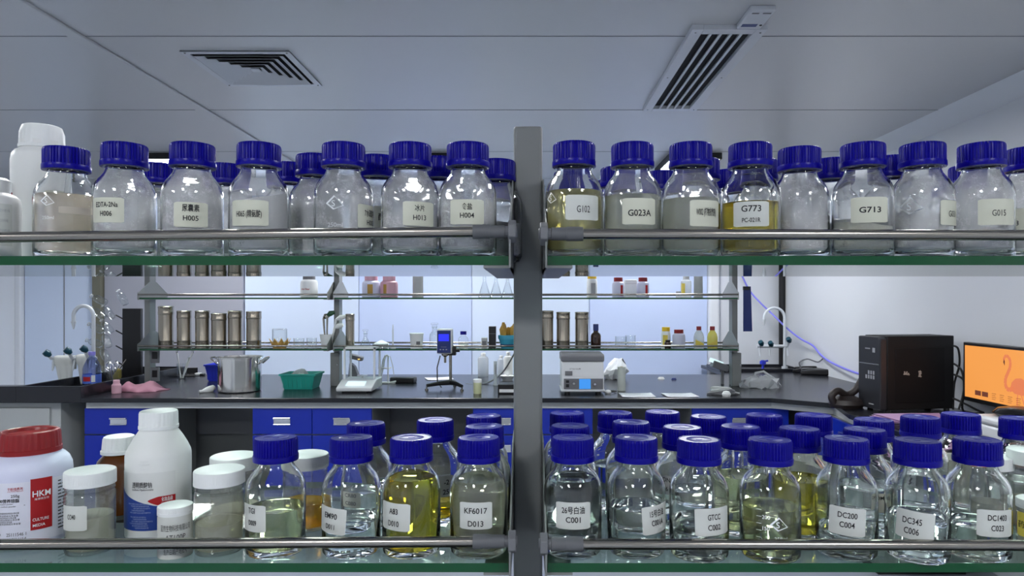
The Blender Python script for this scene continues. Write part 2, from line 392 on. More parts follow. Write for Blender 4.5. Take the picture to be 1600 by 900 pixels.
# square diffuser
def square_vent():
    x0, x1, y0, y1 = -1.495, -1.026, 2.93, 3.40
    cx, cyy, h = (x0 + x1) / 2, (y0 + y1) / 2, .235
    t = empty('ceiling_diffuser', (cx, cyy, ZC - .0205), 'square grey ceiling air diffuser with nested louvre rings', 'air vent')
    def ring(mb, a, b, za, zb, th=.004):
        for k in range(4):
            r = k * pi / 2
            def R(x, y, z): return (x * cos(r) - y * sin(r), x * sin(r) + y * cos(r), z)
            vs = [R(-a, -a, za), R(a, -a, za), R(b, -b, zb), R(-b, -b, zb)]
            vs += [(p[0], p[1], p[2] + th) for p in vs]
            mb.add(vs, [(0, 1, 2, 3), (7, 6, 5, 4), (0, 4, 5, 1), (1, 5, 6, 2), (2, 6, 7, 3), (3, 7, 4, 0)])
    f = MB(); ring(f, h, h - .03, .012, .012); ring(f, h, h - .004, .012, .0205); f.build('vent_frame', M['vent'], t, smooth=0)
    for k in range(5):
        m = MB(); a = h - .04 - k * .036; ring(m, a, a - .030, .006, .0195, .0012); m.build('louvre_ring', M['vent'], t, smooth=0)
    MB().box(-.02, -.02, .010, .02, .02, .014).build('centre_plate', M['vent'], t)
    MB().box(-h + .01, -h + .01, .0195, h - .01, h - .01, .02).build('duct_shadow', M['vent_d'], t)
    for sx in (-1, 1):
        for sy in (-1, 1): MB().lathe([(0, .009), (.004, .010), (.005, .013)], 10, (sx * (h - .015), sy * (h - .015), 0)).build('screw', M['steel'], t)
square_vent()
def slot_vent():
    x0, x1, y0, y1 = .640, .935, 2.66, 3.80
    t = empty('ceiling_grille', ((x0 + x1) / 2, (y0 + y1) / 2, ZC - .022), 'long grey ceiling air grille with five dark slots', 'air vent')
    a, b = (x1 - x0) / 2, (y1 - y0) / 2; e = .046
    f = MB(); f.box(-a, -b, 0, -a + e, b, .022).box(a - e, -b, 0, a, b, .022).box(-a + e, -b, 0, a - e, -b + e, .022).box(-a + e, b - e, 0, a - e, b, .022)
    f.build('grille_frame', M['vent'], t, bevel=.002)
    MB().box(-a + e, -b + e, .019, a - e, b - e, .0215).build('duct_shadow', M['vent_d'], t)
    n = 4; ww = (2 * a - 2 * e)
    for k in range(1, n + 1):
        xx = -a + e + ww * k / (n + 1)
        MB().obox((xx, 0, .009), (.010, 2 * b - 2 * e, .016), ry=.35).build('louvre_blade', M['vent'], t)
    for sx in (-1, 1):
        for yy in (-b + .03, 0, b - .03): MB().lathe([(0, -.002), (.004, -.001), (.005, .002)], 10, (sx * (a - .02), yy, 0)).build('screw', M['steel'], t)
    # the small label plate fixed beside it
    q = empty('emergency_light', (.857, 2.57, ZC - .022), 'small grey ceiling box with a slotted face at the grille corner', 'ceiling box')
    MB().box(-.047, -.085, 0, .047, .088, .022).build('housing', M['vent'], q, bevel=.006)
    MB().box(-.034, -.066, -.001, -.008, -.058, .001).box(.006, -.066, -.001, .036, -.058, .001).build('slot', M['grey_m'], q)
    MB().box(-.038, .035, -.001, .020, .060, .001).build('window', M['navy'], q)
    MB().lathe([(0, -.003), (.005, -.002), (.006, .001)], 10, (.034, .045, 0)).build('indicator', M['rubber'], q)
slot_vent()

# ================================================================ RACKS
def rack(name, label, posts, Yc, zs, zbase, ztop, glass_label, hd=.177, rail_z=None, sockets=False):
    """posts: x list; zs: tops of the two glass shelves; hd: half shelf depth"""
    t = empty(name, ((posts[0] + posts[-1]) / 2, Yc, zbase), label, 'reagent rack')
    ox, oz = t.location.x, t.location.z
    hw = .0195
    for p in posts:
        o = MB().box(p - hw - ox, -.04, 0, p + hw - ox, .04, ztop - zbase).build('post', M['post'], t, bevel=.004, seg=3)
        for z in zs:
            for sd in (-1, 1):
                if (p == posts[0] and sd < 0) or (p == posts[-1] and sd > 0):
                    if len(posts) > 1 and not sockets: continue
                poly = [(-hd - .018, -.014), (hd + .018, -.014), (hd + .018, .034), (hd - .01, .045), (.045, .112), (-.045, .112), (-hd + .01, .045), (-hd - .018, .034)]
                b = MB(); xs = p + sd * hw - ox
                b.prism(poly, lambda u, v, tt: (xs + sd * .002 * tt, u, z - oz + v))
                b.box(xs, -hd, z - oz - .014, xs + sd * .032, hd, z - oz - .0108)
                b.build('shelf_bracket', M['post'], t, smooth=0)
    segs = list(zip(posts, posts[1:]))
    return t, ox, oz

def glass_plate(x0, x1, Yc, hd, ztop, label, group):
    m = MB(); m.box(x0, Yc - hd, ztop - .0105, x1, Yc + hd, ztop)
    m.mi = [0, 0, 1, 1, 1, 1]
    o = m.build('glass_shelf', [M['shelf_glass'], M['shelf_edge']], smooth=0)
    return tag(o, label, 'glass shelf', group)

def rail(x0, z0, x1, z1, y, t, near):
    ox, oy, oz = t.location
    mk = MB().tube([(x0 - ox, y - oy, z0 - oz), (x1 - ox, y - oy, z1 - oz)], .0062, 16)
    r = mk.build('guard_rail', M['steel'], t)
    if near:
        # grey sleeve, threaded stub and hexagon nut at the post end
        sg = 1 if x0 > 0 else -1
        s = MB(); s.tube([(x0 - ox + sg * .001, y - oy, z0 - oz), (x0 - ox + sg * .020, y - oy, z0 - oz)], .0082, 20); s.tube([(x0 - ox - sg * .016, y - oy, z0 - oz), (x0 - ox + sg * .002, y - oy, z0 - oz)], .0075, 20)
        s.build('rail_sleeve', M['post_d'], r)
        n = MB(); xx = x0 - ox - sg * .0245
        n.tube([(xx - sg * .0045, y - oy, z0 - oz), (xx + sg * .0045, y - oy, z0 - oz)], .0135, 6); n.tube([(xx - sg * .006, y - oy, z0 - oz), (xx + sg * .009, y - oy, z0 - oz)], .0065, 14)
        n.build('rail_nut', M['grey_m'], r, smooth=20, bevel=.0012)
    return r

# near rack
ZU, ZLO = 1.4524, 1.098
NY = .965; HD = .177
near, _, _ = rack('reagent_rack', 'grey steel reagent rack post with guard rails in the foreground', [0.0], NY, (ZU, ZLO), .80, 1.638, '', HD, sockets=True)
RY = .777
def rz(y): return pz(y, RY)
rail(-.0425, rz(362), -1.33, rz(382), RY, near, True)
rail(.0425, rz(365.5), 1.33, rz(370.5), RY, near, True)
rail(-.0425, rz(846), -1.33, rz(857), RY, near, True)
rail(.0425, rz(850), 1.33, rz(855), RY, near, True)
G = 'green edged glass shelves of the foreground rack'
glass_plate(-1.36, -.0225, NY, HD, ZU, 'upper green-edged glass shelf left of the foreground post', G)
glass_plate(.0225, 1.36, NY, HD, ZU, 'upper green-edged glass shelf right of the foreground post', G)
glass_plate(-1.36, -.0225, NY, HD, ZLO, 'lower green-edged glass shelf left of the foreground post', G)
glass_plate(.0225, 1.36, NY, HD, ZLO, 'lower green-edged glass shelf right of the foreground post', G)
# near bench top far below the lower shelf
nb = empty('lab_bench', (0, NY, 0), 'foreground lab bench with black top under the reagent rack', 'bench')
MB().box(-2.2, -.45, .775, 2.2, .45, .80).build('worktop', M['bench'], nb, bevel=.004)
MB().box(-2.15, -.40, 0, 2.15, .40, .775).build('base_cabinet', M['apron'], nb)

# ================================================================ BOTTLES
OUT = [(0, .0035), (.026, .0022), (.0295, 0), (.0325, .0008), (.0344, .0035), (.035, .0085), (.035, .072), (.0348, .0775), (.0338, .083), (.0318, .0885), (.0288, .0935), (.0252, .0978), (.0224, .1018), (.0208, .1058), (.0204, .1082), (.0232, .1088), (.0236, .1102), (.0226, .1115), (.0205, .112), (.0205, .124)]
INN = [(0, .0075), (.026, .0068), (.0308, .0085), (.0326, .0125), (.0328, .072), (.0326, .077), (.0316, .082), (.0297, .0870), (.0268, .0918), (.0232, .0960), (.0204, .1002), (.0188, .1042), (.0183, .1085), (.0183, .124)]
def inner_r(z):
    for (r0, z0), (r1, z1) in zip(INN[3:], INN[4:]):
        if z0 <= z <= z1: return r0 + (r1 - r0) * (z - z0) / (z1 - z0)
    return .0183
ME = {}
def cached(k, fn):
    if k not in ME: ME[k] = fn()
    return ME[k]
def m_glass():
    b = MB(); b.lathe(OUT + list(reversed(INN)), 56); return b.mesh('bottle_glass', M['glass'], 40)
def m_cap():
    b = MB()
    prof = [(.0205, .1098), (.0262, .1098), (.0265, .1106), (.0265, .1150), (.0262, .1166), (.0256, .1168), (.0256, .1335), (.0253, .1355), (.0246, .1368), (.0238, .1374), (.0228, .1375), (.0222, .1370), (.0150, .1370), (.0146, .1373), (.0140, .1370), (.004, .1370), (.0036, .1374), (0, .1374)]
    b.lathe(prof, 44 * 4, ribs=(5, 8, 4, .0013)); return b.mesh('screw_cap', M['cap_blue'], 30)
def m_liquid(level, mt):
    pr = [(max(0, r - .0002), z + .0003) for r, z in INN if z < level]
    rl = inner_r(level) - .0002
    pr += [(rl, level), (rl * .97, level - .0006), (rl * .9, level - .0009), (0, level - .0009)]
    return MB().lathe(pr, 48).mesh('liquid', mt, 40)
def m_powder(level, sx, sy, mt, seed):
    rnd = random.Random(seed); n = 40; b = MB()
    pr = [(0, .0078), (.026, .0072), (.0302, .009), (.0322, .013)]
    vs = []; fs = []
    def zt(r, a): return max(.016, min(.103, level + sx * r * sin(a) * 30 - sy * r * cos(a) * 30 + .0012 * sin(3 * a + seed) * r / .03))
    rings = []
    for r, z in pr[1:]:
        rings.append([(r * sin(2 * pi * j / n), -r * cos(2 * pi * j / n), z) for j in range(n)])
    K = 8
    for k in range(1, K + 1):
        ring = []
        for j in range(n):
            a = 2 * pi * j / n; z = .013 + (zt(.0322, a) - .013) * k / K; r = inner_r(z) - .0004 if z > .0125 else .0322
            ring.append((r * sin(a), -r * cos(a), z))
        rings.append(ring)
    for k in (.8, .6, .4, .2):
        ring = []
        for j in range(n):
            a = 2 * pi * j / n; r0 = inner_r(zt(.0322, a)) - .0004; r = r0 * k
            ring.append((r * sin(a), -r * cos(a), zt(r, a) + rnd.uniform(-.0006, .0006)))
        rings.append(ring)
    for ring in rings: vs += ring
    for q in range(len(rings) - 1): fs += [(q * n + j, q * n + (j + 1) % n, (q + 1) * n + (j + 1) % n, (q + 1) * n + j) for j in range(n)]
    fs.append(tuple(range(n))); fs.append(tuple(range((len(rings) - 1) * n, len(rings) * n)))
    return b.add(vs, fs).mesh('powder', mt, 60)
def m_dust(mt):
    pr = [(r - .0003, z) for r, z in INN[3:] if z < .108]
    return MB().lathe(pr, 48).mesh('powder_coating', mt, 60)
def m_tube(tilt):
    return MB().tube([(.004, 0, .115), (.004 + tilt, -.006, .012)], .0032, 10).mesh('dip_tube', M['glass2'], 40)

def label_patch(root, R, xc, d, st, rect, lines, mt, zoff, z_root, name='label', bold=.020, ink=None, rot=0.0, curve=True):
    """a paper label wrapped on a round bottle: rect in photograph pixels, lines = (text, y centre px, cap height px[, width px])"""
    x0, y0, x1, y1 = rect
    k = d / F / st
    def th(x): return asin(max(-.985, min(.985, (x - xc) * k / R)))
    t0, t1 = th(x0), th(x1); tm = (t0 + t1) / 2
    ds = d - R * .9
    za, zb = pz(y1, ds) - z_root, pz(y0, ds) - z_root
    c, s_ = cos(rot), sin(rot); um = R * tm; vm = (za + zb) / 2
    def sheet(rr):
        def fn(u, v):
            u2 = um + u * c - v * s_; v2 = vm + u * s_ + v * c
            return (rr * sin(u2 / R), -rr * cos(u2 / R), v2)
        return fn
    f0 = sheet(R + .0004); hw = R * (t1 - t0) / 2; hh = (zb - za) / 2; n = 12
    rc = min(.0012, hh * .2)
    vs = []; fs = []
    for i in range(n + 1):
        u = -hw + 2 * hw * i / n; e = rc if i in (0, n) else 0
        vs += [f0(u, -hh + e), f0(u, hh - e)]
    for i in range(n): fs.append((2 * i, 2 * i + 2, 2 * i + 3, 2 * i + 1))
    lb = MB().add(vs, fs).build(name, mt, root, smooth=60)
    if lines:
        tb = MB(); f1 = sheet(R + .0008)
        for ln in lines:
            s, yc, hpx = ln[:3]; xo = ln[4] if len(ln) > 4 else None
            v0 = pz(yc, ds) - z_root - vm
            u0 = 0 if xo is None else R * th(xo) - um
            wd = ln[3] * ds / F / st if len(ln) > 3 and ln[3] else None
            add_text(tb, s, hpx * ds / F, lambda a, b: f1(a + u0, b + v0), bold, wd)
        tb.build('lettering', ink or M['ink'], lb, smooth=0)
    return lb

def mark(root, R, theta, z, size=1.0, vol='250ml'):
    """the white S-in-a-diamond and volume printed on the glass"""
    m = MB(); r1 = R + .0003
    def fn(u, v): return (r1 * sin(theta + u / R), -r1 * cos(theta + u / R), z + v)
    a = .0075 * size
    # diamond outline with an S inside
    for sgn in (1,):
        pts = [(-a, 0), (0, -a * .8), (a * 1.3, -a * .3), (0.1 * a, a)]
        inn = [(p[0] * .8 + .1 * a, p[1] * .8) for p in pts]
        for i in range(4):
            j = (i + 1) % 4
            m.quad(fn(*pts[i]), fn(*pts[j]), fn(*inn[j]), fn(*inn[i]))
    add_text(m, 'S', .006 * size, lambda u, v: fn(u, v))
    if vol: add_text(m, vol, .0042 * size, lambda u, v: fn(u + .002, v - .020 * size), .01)
    m.build('printed_mark', M['print_w'], root, smooth=0)

PLACED = []
def bottle(xc, d, zshelf, label, group, fill=None, dusty=None, tube=None, lab=None, mk=None, cap=True, seed=0, scale=1.0):
    X = px(xc, d); st = sqrt(1 + (X / d) ** 2)
    t = empty('reagent_bottle', (X, d, zshelf), label, 'bottle', group, face_cam(X, d))
    PLACED.append((X, d, zshelf, .035, xc))
    link('bottle_glass', cached('glass', m_glass), t)
    link('screw_cap', cached('cap', m_cap), t)
    if fill:
        kind = fill[0]
        if kind == 'L': link('liquid', cached(('L', fill[1], fill[2]), lambda: m_liquid(fill[2], M[fill[1]])), t)
        else: link('powder', cached(fill + (seed,), lambda: m_powder(fill[2], fill[3], fill[4], M[fill[1]], seed)), t)
    if dusty: link('powder_coating', cached(('D', dusty), lambda: m_dust(M[dusty])), t)
    if tube is not None: link('dip_tube', cached(('T', tube), lambda: m_tube(tube)), t)
    for l in (lab or []):
        label_patch(t, .035, xc, d, st, l['r'], l['t'], l.get('m', M['label_w']), 0, zshelf, bold=l.get('b', .020), rot=l.get('rot', 0.0))
    if mk: mark(t, .035, mk[0], mk[1], mk[2] if len(mk) > 2 else 1.0, mk[3] if len(mk) > 3 else '250ml')
    return t

def dU(y): return .190 * F / (CY - y) + .025
def dL(y): return .164 * F / (y - CY) - .0255
GU = 'blue-capped reagent bottles on the upper shelf'; GL = 'blue-capped reagent bottles on the lower shelf'
# ---- upper shelf, left of the post, front row
b = lambda *a, **k: bottle(*a, **k)
LP, LW = M['label'], M['label_w']
b(104, .852, ZU, 'blue-capped bottle of beige clear liquid at the left, beside the tall white bottle', GU, ('L', 'beige_l', .0785), tube=-.012, mk=(-.62, .068),
  lab=[dict(r=(92, 322, 142, 333), t=[], m=mat('faint_label', (.55, .50, .43), .6))])
b(195, .83, ZU, 'blue-capped bottle labelled EDTA-2Na H006 with a sloping heap of white powder', GU, ('P', 'powder', .042, .011, .003), 'dust2', lab=[dict(r=(148, 309, 194, 348), m=LP, t=[('EDTA-2Na', 320, 8, 40), ('H006', 334, 8, 21)])], seed=1)
b(301, .83, ZU, 'blue-capped bottle labelled H005 holding greyish white powder', GU, ('P', 'powder', .084, .0, .002), 'dust3', lab=[dict(r=(273, 316, 324, 355), m=LP, t=[('尿囊素', 325, 9, 27), ('H005', 341, 8, 24)])], seed=2)
b(405, .83, ZU, 'blue-capped bottle labelled H065 filled with white powder', GU, ('P', 'powder', .070, .010, .0), 'dust1', lab=[dict(r=(365, 313, 419, 353), m=LP, t=[('H065 (精氨酸)', 335, 9, 42)])], seed=3)
b(537, .83, ZU, 'blue-capped bottle labelled H003, S mark and 250ml printed on its cloudy glass', GU, ('P', 'powder', .022, .003, .004), 'dust3', lab=[dict(r=(558, 317, 592, 355), m=LP, t=[('7水硫酸镁', 330, 9, 32, 578), ('H003', 345, 8, 22, 578)])], mk=(-.34, .062, 1.25), seed=4)
b(641, .831, ZU, 'blue-capped bottle labelled H013 with white crystals inside', GU, ('P', 'powder', .052, -.004, .002), 'dust3', lab=[dict(r=(630, 315, 676, 353), m=LP, t=[('冰片', 325, 8, 16), ('H013', 340, 8, 21)])], seed=5)
b(731, .83, ZU, 'blue-capped bottle labelled H004 with fine white salt, nearest the post on its left', GU, ('P', 'powder', .064, .002, .0), 'dust2', lab=[dict(r=(705, 312, 755, 351), m=LP, t=[('食盐', 323, 8, 16), ('H004', 337, 8, 22)])], seed=6)
# second and third rows
for i, (x, y, lb) in enumerate(((248, 249, 'blue-capped bottle behind and between the H006 and H005 bottles'), (354, 250, 'blue-capped bottle behind and between the H005 and H065 bottles'),
        (451, 248, 'blue-capped bottle behind, just right of the H065 bottle'), (494, 234, 'frost-speckled blue-capped bottle half hidden left of the H003 bottle'),
        (590, 236, 'blue-capped bottle behind and between the H003 and H013 bottles'), (686, 239, 'blue-capped bottle behind and between the H013 and H004 bottles'),
        (776, 243, 'blue-capped bottle of white powder behind H004, beside the post'))):
    b(x, dU(y) + .012, ZU, lb, GU, ('P', 'powder', .030 + .012 * (i % 4), .003 * (i % 3 - 1), .0), ('dust1', 'dust2', 'dust3')[i % 3] if i != 3 else 'dust3', seed=10 + i,
      lab=[dict(r=(584, 322, 609, 358), m=LP, t=[('酸', 339, 9), ('3', 352, 7)])] if i == 4 else None)
for x, y, lb in ((488, 272, 'third-row blue cap low behind the H065 bottle'), (784, 274, 'third-row blue-capped bottle deepest beside the post, left side'), (246, 268, 'third-row blue-capped bottle deep behind the H006 bottle')):
    b(x, dU(y) + .01, ZU, lb, GU, ('P', 'powder', .04, 0, 0), 'dust1', seed=20)
# ---- upper shelf, right of the post, front row
b(897, .826, ZU, 'blue-capped bottle labelled G102 with yellow-olive liquid, nearest the post on its right', GU, ('L', 'olive_l', .079), tube=.006, lab=[dict(r=(884, 305, 933, 344), t=[('G102', 327, 11, 21)], m=LW, b=0)], mk=(-.9, .069, 1.0, ''))
b(988, .83, ZU, 'blue-capped bottle labelled G023A with hazy clear liquid', GU, ('L', 'hazy_l', .074), 'dust1', tube=.010, lab=[dict(r=(973, 310, 1022, 351), t=[('G023A', 333, 10, 37)], m=LP, b=.02)])
b(1079, .83, ZU, 'blue-capped bottle labelled W002 in narrow type with hazy liquid', GU, ('L', 'hazy_l', .070), 'dust1', tube=.004, lab=[dict(r=(1078, 313, 1121, 354), t=[('W002 (植物抗敏剂)', 332, 10, 36)], m=LP)])
b(1172, .83, ZU, 'blue-capped bottle labelled G773 PC-021R half full of golden liquid', GU, ('L', 'amber_l', .066), tube=-.004, lab=[dict(r=(1147, 315, 1200, 354), t=[('G773', 326, 10, 31), ('PC-021R', 344, 7, 29)], m=LW)])
b(1249, .853, ZU, 'blue-capped bottle of cloudy white stuff without front label, between G773 and G713', GU, ('P', 'powder', .055, .0, .0), 'dust3', seed=7)
b(1348, .83, ZU, 'blue-capped bottle labelled G713 with creamy paste', GU, ('P', 'powder_c', .040, -.004, .0), 'dust1', lab=[dict(r=(1330, 308, 1385, 348), t=[('G713', 328, 9, 35)], m=LP, b=.03)], seed=8)
b(1441, .83, ZU, 'blue-capped bottle with its G03 label turned to the right side', GU, ('P', 'powder', .050, .006, .002), 'dust2', lab=[dict(r=(1468, 313, 1500, 352), t=[('G031', 334, 10, 21, 1486)], m=LP, b=0)], mk=(-.4, .060, 1.6), seed=9)
b(1533, .83, ZU, 'blue-capped bottle labelled G015 with white powder', GU, ('P', 'powder', .028, .002, .0), 'dust3', lab=[dict(r=(1528, 311, 1582, 352), t=[('G015', 333, 10, 24)], m=LP, b=0)], seed=11)
b(1607, .852, ZU, 'blue-capped bottle cut off by the right picture edge, upper shelf', GU, ('P', 'powder', .05, 0, 0), 'dust3', seed=12, lab=[dict(r=(1585, 324, 1612, 358), m=LP, t=[('3', 347, 8, None, 1590)])])
for i, (x, y, lb) in enumerate(((892, 262, 'blue-capped bottle directly behind the G102 bottle'), (966, 255, 'blue-capped bottle behind and between G102 and G023A'), (1036, 262, 'blue-capped bottle behind and between G023A and W002'),
        (1094, 241, 'blue-capped bottle close behind the W002 bottle'), (1139, 260, 'blue-capped bottle behind and between W002 and G773'), (1184, 242, 'blue-capped bottle close behind the G773 bottle'), (1299, 241, 'blue-capped bottle behind and between the unlabelled white one and G713'),
        (1392, 237, 'blue-capped bottle behind and between G713 and the turned-label bottle'), (1514, 252, 'blue-capped bottle behind the G015 bottle'))):
    b(x, dU(y) + .012, ZU, lb, GU, ('P', 'powder', .03 + .01 * (i % 4), 0, 0) if i > 3 else ('L', 'hazy_l', .06), ('dust1', 'dust2')[i % 2], seed=30 + i, lab=[dict(r=(1215, 326, 1238, 357), m=LP, t=[('50', 346, 8, None, 1224)])] if i == 5 else None)
for x, y, lb in ((958, 276, 'third-row blue-capped bottle deep behind the G023A bottle'), (1490, 272, 'third-row blue-capped bottle deep behind the turned-label bottle')):
    b(x, dU(y) + .01, ZU, lb, GU, ('P', 'powder', .04, 0, 0), 'dust1', seed=45)
# ---- lower shelf, left
LF = .829
b(431, LF, ZLO, 'blue-capped bottle labelled TGI D009 half full of pale yellow liquid', GL, ('L', 'pale_y', .054), lab=[dict(r=(383, 789, 416, 831), t=[('TGI', 798, 9, 15, 395), ('D009', 817, 8, 17, 396)])])
b(549, LF, ZLO, 'blue-capped bottle labelled EM90 D011 with a little clear liquid', GL, ('L', 'clear_l', .040), lab=[dict(r=(504, 793, 541, 834), t=[('EM90', 806, 9, 25), ('D011', 823, 8, 18)], rot=-.07)])
b(643, LF, ZLO, 'blue-capped bottle labelled A83 D010 full of yellow liquid', GL, ('L', 'yellow_d', .090), lab=[dict(r=(600, 786, 641, 829), t=[('A83', 799, 9, 16), ('D010', 818, 9, 20)], rot=-.02)])
b(748, LF, ZLO, 'blue-capped bottle labelled KF6017 D013 with hazy pale liquid', GL, ('L', 'hazy_y', .088), lab=[dict(r=(720, 784, 768, 826), t=[('KF6017', 797, 9, 36), ('D013', 817, 9, 24)])])
b(572, dL(655), ZLO, 'blue-capped bottle behind the EM90 bottle', GL, ('L', 'clear_l', .05), lab=[dict(r=(536, 768, 565, 796), m=LP, t=[('CR80', 774, 7), ('C080', 788, 7)])])
b(680, dL(650), ZLO, 'blue-capped bottle with a label ending in 2, behind the A83 bottle', GL, ('L', 'amber_l', .030), lab=[dict(r=(680, 744, 707, 777), t=[('-2', 754, 8, None, 697), ('25', 769, 8, None, 696)])])
b(757, dL(661) + .008, ZLO, 'blue-capped bottle directly behind the KF6017 bottle', GL, ('L', 'clear_l', .06))
b(756, dL(648) + .022, ZLO, 'blue-capped bottle in the third row behind KF6017, beside the post', GL, ('L', 'hazy_y', .06))
# ---- lower shelf, right
b(895, LF, ZLO, 'blue-capped bottle labelled C001 full of clear oil, nearest the post on its right', GL, ('L', 'clear_l', .089), lab=[dict(r=(870, 784, 921, 826), t=[('26号白油', 796, 9, 36), ('C001', 811, 9, 23)])])
b(994, LF, ZLO, 'blue-capped bottle labelled C001A half full of clear oil', GL, ('L', 'clear_l', .056), lab=[dict(r=(1003, 790, 1041, 834), t=[('15号白油', 802, 9, 29, 1026), ('C001A', 817, 9, 24, 1026)], rot=.06)])
b(1092, .818, ZLO, 'blue-capped bottle labelled GTCC C002 with a little clear liquid', GL, ('L', 'clear_l', .042), lab=[dict(r=(1086, 793, 1135, 836), t=[('GTCC', 807, 9, 22), ('C002', 823, 9, 22)], rot=.03)])
g = b(1203, .816, ZLO, 'blue-capped bottle with white graduation marks and pale yellow liquid, no paper label', GL, ('L', 'pale_y', .060), mk=(.25, .046, 1.2, ''))
def graduations(t):
    m = MB(); R = .0353
    def fn(th, zz): return lambda u, v: (R * sin(th + u / R), -R * cos(th + u / R), zz + v)
    for s, z, th in (('200', .054, -.12), ('150', .041, -.12), ('250ml', .030, .35), ('100', .027, -.15)): add_text(m, s, .0045, fn(th, z), 0)
    for k in range(6):
        f = fn(-.35, .022 + .008 * k); m.quad(f(-.003, 0), f(.003, 0), f(.003, .0004), f(-.003, .0004))
    m.build('graduation', M['print_w'], t, smooth=0)
graduations(g)
b(1322, .823, ZLO, 'blue-capped bottle labelled DC200 C004 with clear liquid', GL, ('L', 'clear_l', .030), lab=[dict(r=(1296, 793, 1351, 837), t=[('DC200', 805, 9, 31), ('C004', 820, 9, 24)], rot=-.05)])
b(1433, .812, ZLO, 'blue-capped bottle labelled DC345 C006, half full of clear liquid', GL, ('L', 'clear_l', .050), lab=[dict(r=(1401, 800, 1459, 845), t=[('DC345', 816, 10, 31, 1425), ('C006', 832, 10, 24, 1425)], rot=-.07)])
b(1527, .818, ZLO, 'blue-capped bottle labelled DC1403 C023 with a little clear liquid', GL, ('L', 'clear_l', .038), lab=[dict(r=(1526, 796, 1578, 838), t=[('DC1403', 808, 9, 35), ('C023', 824, 9, 23)], rot=-.02)])
ROW2 = ((891, 661, 'C001', 'clear_l', .07), (986, 655.5, 'C001A', 'hazy_l', .07), (1066, 663, 'between C001A and GTCC', 'clear_l', .06), (1157, 662, 'between GTCC and the graduated one', 'pale_y', .075), (1249, 665, 'between the graduated one and DC200', 'yellow_d', .074), (1351, 666.5, 'between DC200 and DC345', 'clear_l', .07))
for i, (x, y, n, l, lv) in enumerate(ROW2):
    lb = ('blue-capped bottle in the second row behind the %s bottle' % n) if 'between' not in n else 'blue-capped bottle in the second row seen %s' % n
    if l == 'yellow_d': lb = 'blue-capped bottle of deep yellow liquid in the second row, left of DC200'
    b(x, dL(y) + .012, ZLO, lb, GL, ('L', l, lv), lab=[dict(r=(1026, 745, 1049, 775), t=[('ON', 752, 7, None, 1042), ('6', 766, 7, None, 1043)])] if i == 2 else ([dict(r=(1366, 770, 1386, 800), t=[('DMS)', 778, 6, None, 1377)], m=LP)] if i == 5 else None))
ROW3 = ((886, 642, 'behind the C001 pair'), (961, 641.5, 'second from the post'), (1035, 640, 'third from the post'), (1107, 647, 'fourth from the post'), (1194, 645, 'behind the graduated bottle'), (1271, 645, 'left behind DC200'),
        (1365, 652, 'right behind DC200'), (1438, 648, 'behind DC345'), (1501, 643.5, 'behind and between DC345 and DC1403'), (1594, 650, 'behind the white lids at the right edge'))
for i, (x, y, n) in enumerate(ROW3):
    b(x, dL(y) + .012, ZLO, 'blue-capped bottle of the lower back row, %s' % n, GL, ('L', ('clear_l', 'clear_l', 'hazy_l')[i % 3], .05 + .012 * (i % 3)))

# report any two bottles standing too close
for i in range(len(PLACED)):
    for j in range(i + 1, len(PLACED)):
        a, c = PLACED[i], PLACED[j]
        if abs(a[2] - c[2]) < .01:
            dd = sqrt((a[0] - c[0]) ** 2 + (a[1] - c[1]) ** 2)
            if dd < .0702: print('CLOSE', a[4], round(a[1], 3), c[4], round(c[1], 3), round(dd, 4))
# ================================================================ JARS AND PLASTIC BOTTLES ON THE NEAR SHELVES
def thing_at(name, x, d, z, label, cat, group=None, yaw=None):
    X = px(x, d); t = empty(name, (X, d, z), label, cat, group, face_cam(X, d) if yaw is None else yaw)
    t['_st'] = sqrt(1 + (X / d) ** 2); del t['_st']
    return t
def lathe(name, prof, m, parent, n=36, ribs=None, smooth=35, c=(0, 0, 0)):
    return MB().lathe(prof, n, c, ribs).build(name, m, parent, smooth=smooth)
def ribbed(r, z0, z1, depth=.0007, flare=0.0):
    return [(r * .8, z0), (r, z0), (r + flare, z0 + .001), (r + flare, z0 + .003), (r, z0 + .0035), (r, z0 + .0036), (r, z1 - .002), (r - .0006, z1 - .0008), (r - .002, z1), (0, z1)]
def flat_patch(parent, name, R, th0, th1, z0, z1, m, off=.0004, n=14, taper=None):
    vs = []; fs = []
    for i in range(n + 1):
        a = th0 + (th1 - th0) * i / n; rr = R + off
        lo = z0 if taper is None else taper(i / n, 0); hi = z1 if taper is None else taper(i / n, 1)
        vs += [(rr * sin(a), -rr * cos(a), lo), (rr * sin(a), -rr * cos(a), hi)]
    for i in range(n): fs.append((2 * i, 2 * i + 2, 2 * i + 3, 2 * i + 1))
    return MB().add(vs, fs).build(name, m, parent, smooth=60)
def wrap(R, off=.0008): return lambda th, z: (lambda u, v: ((R + off) * sin(th + u / R), -(R + off) * cos(th + u / R), z + v))

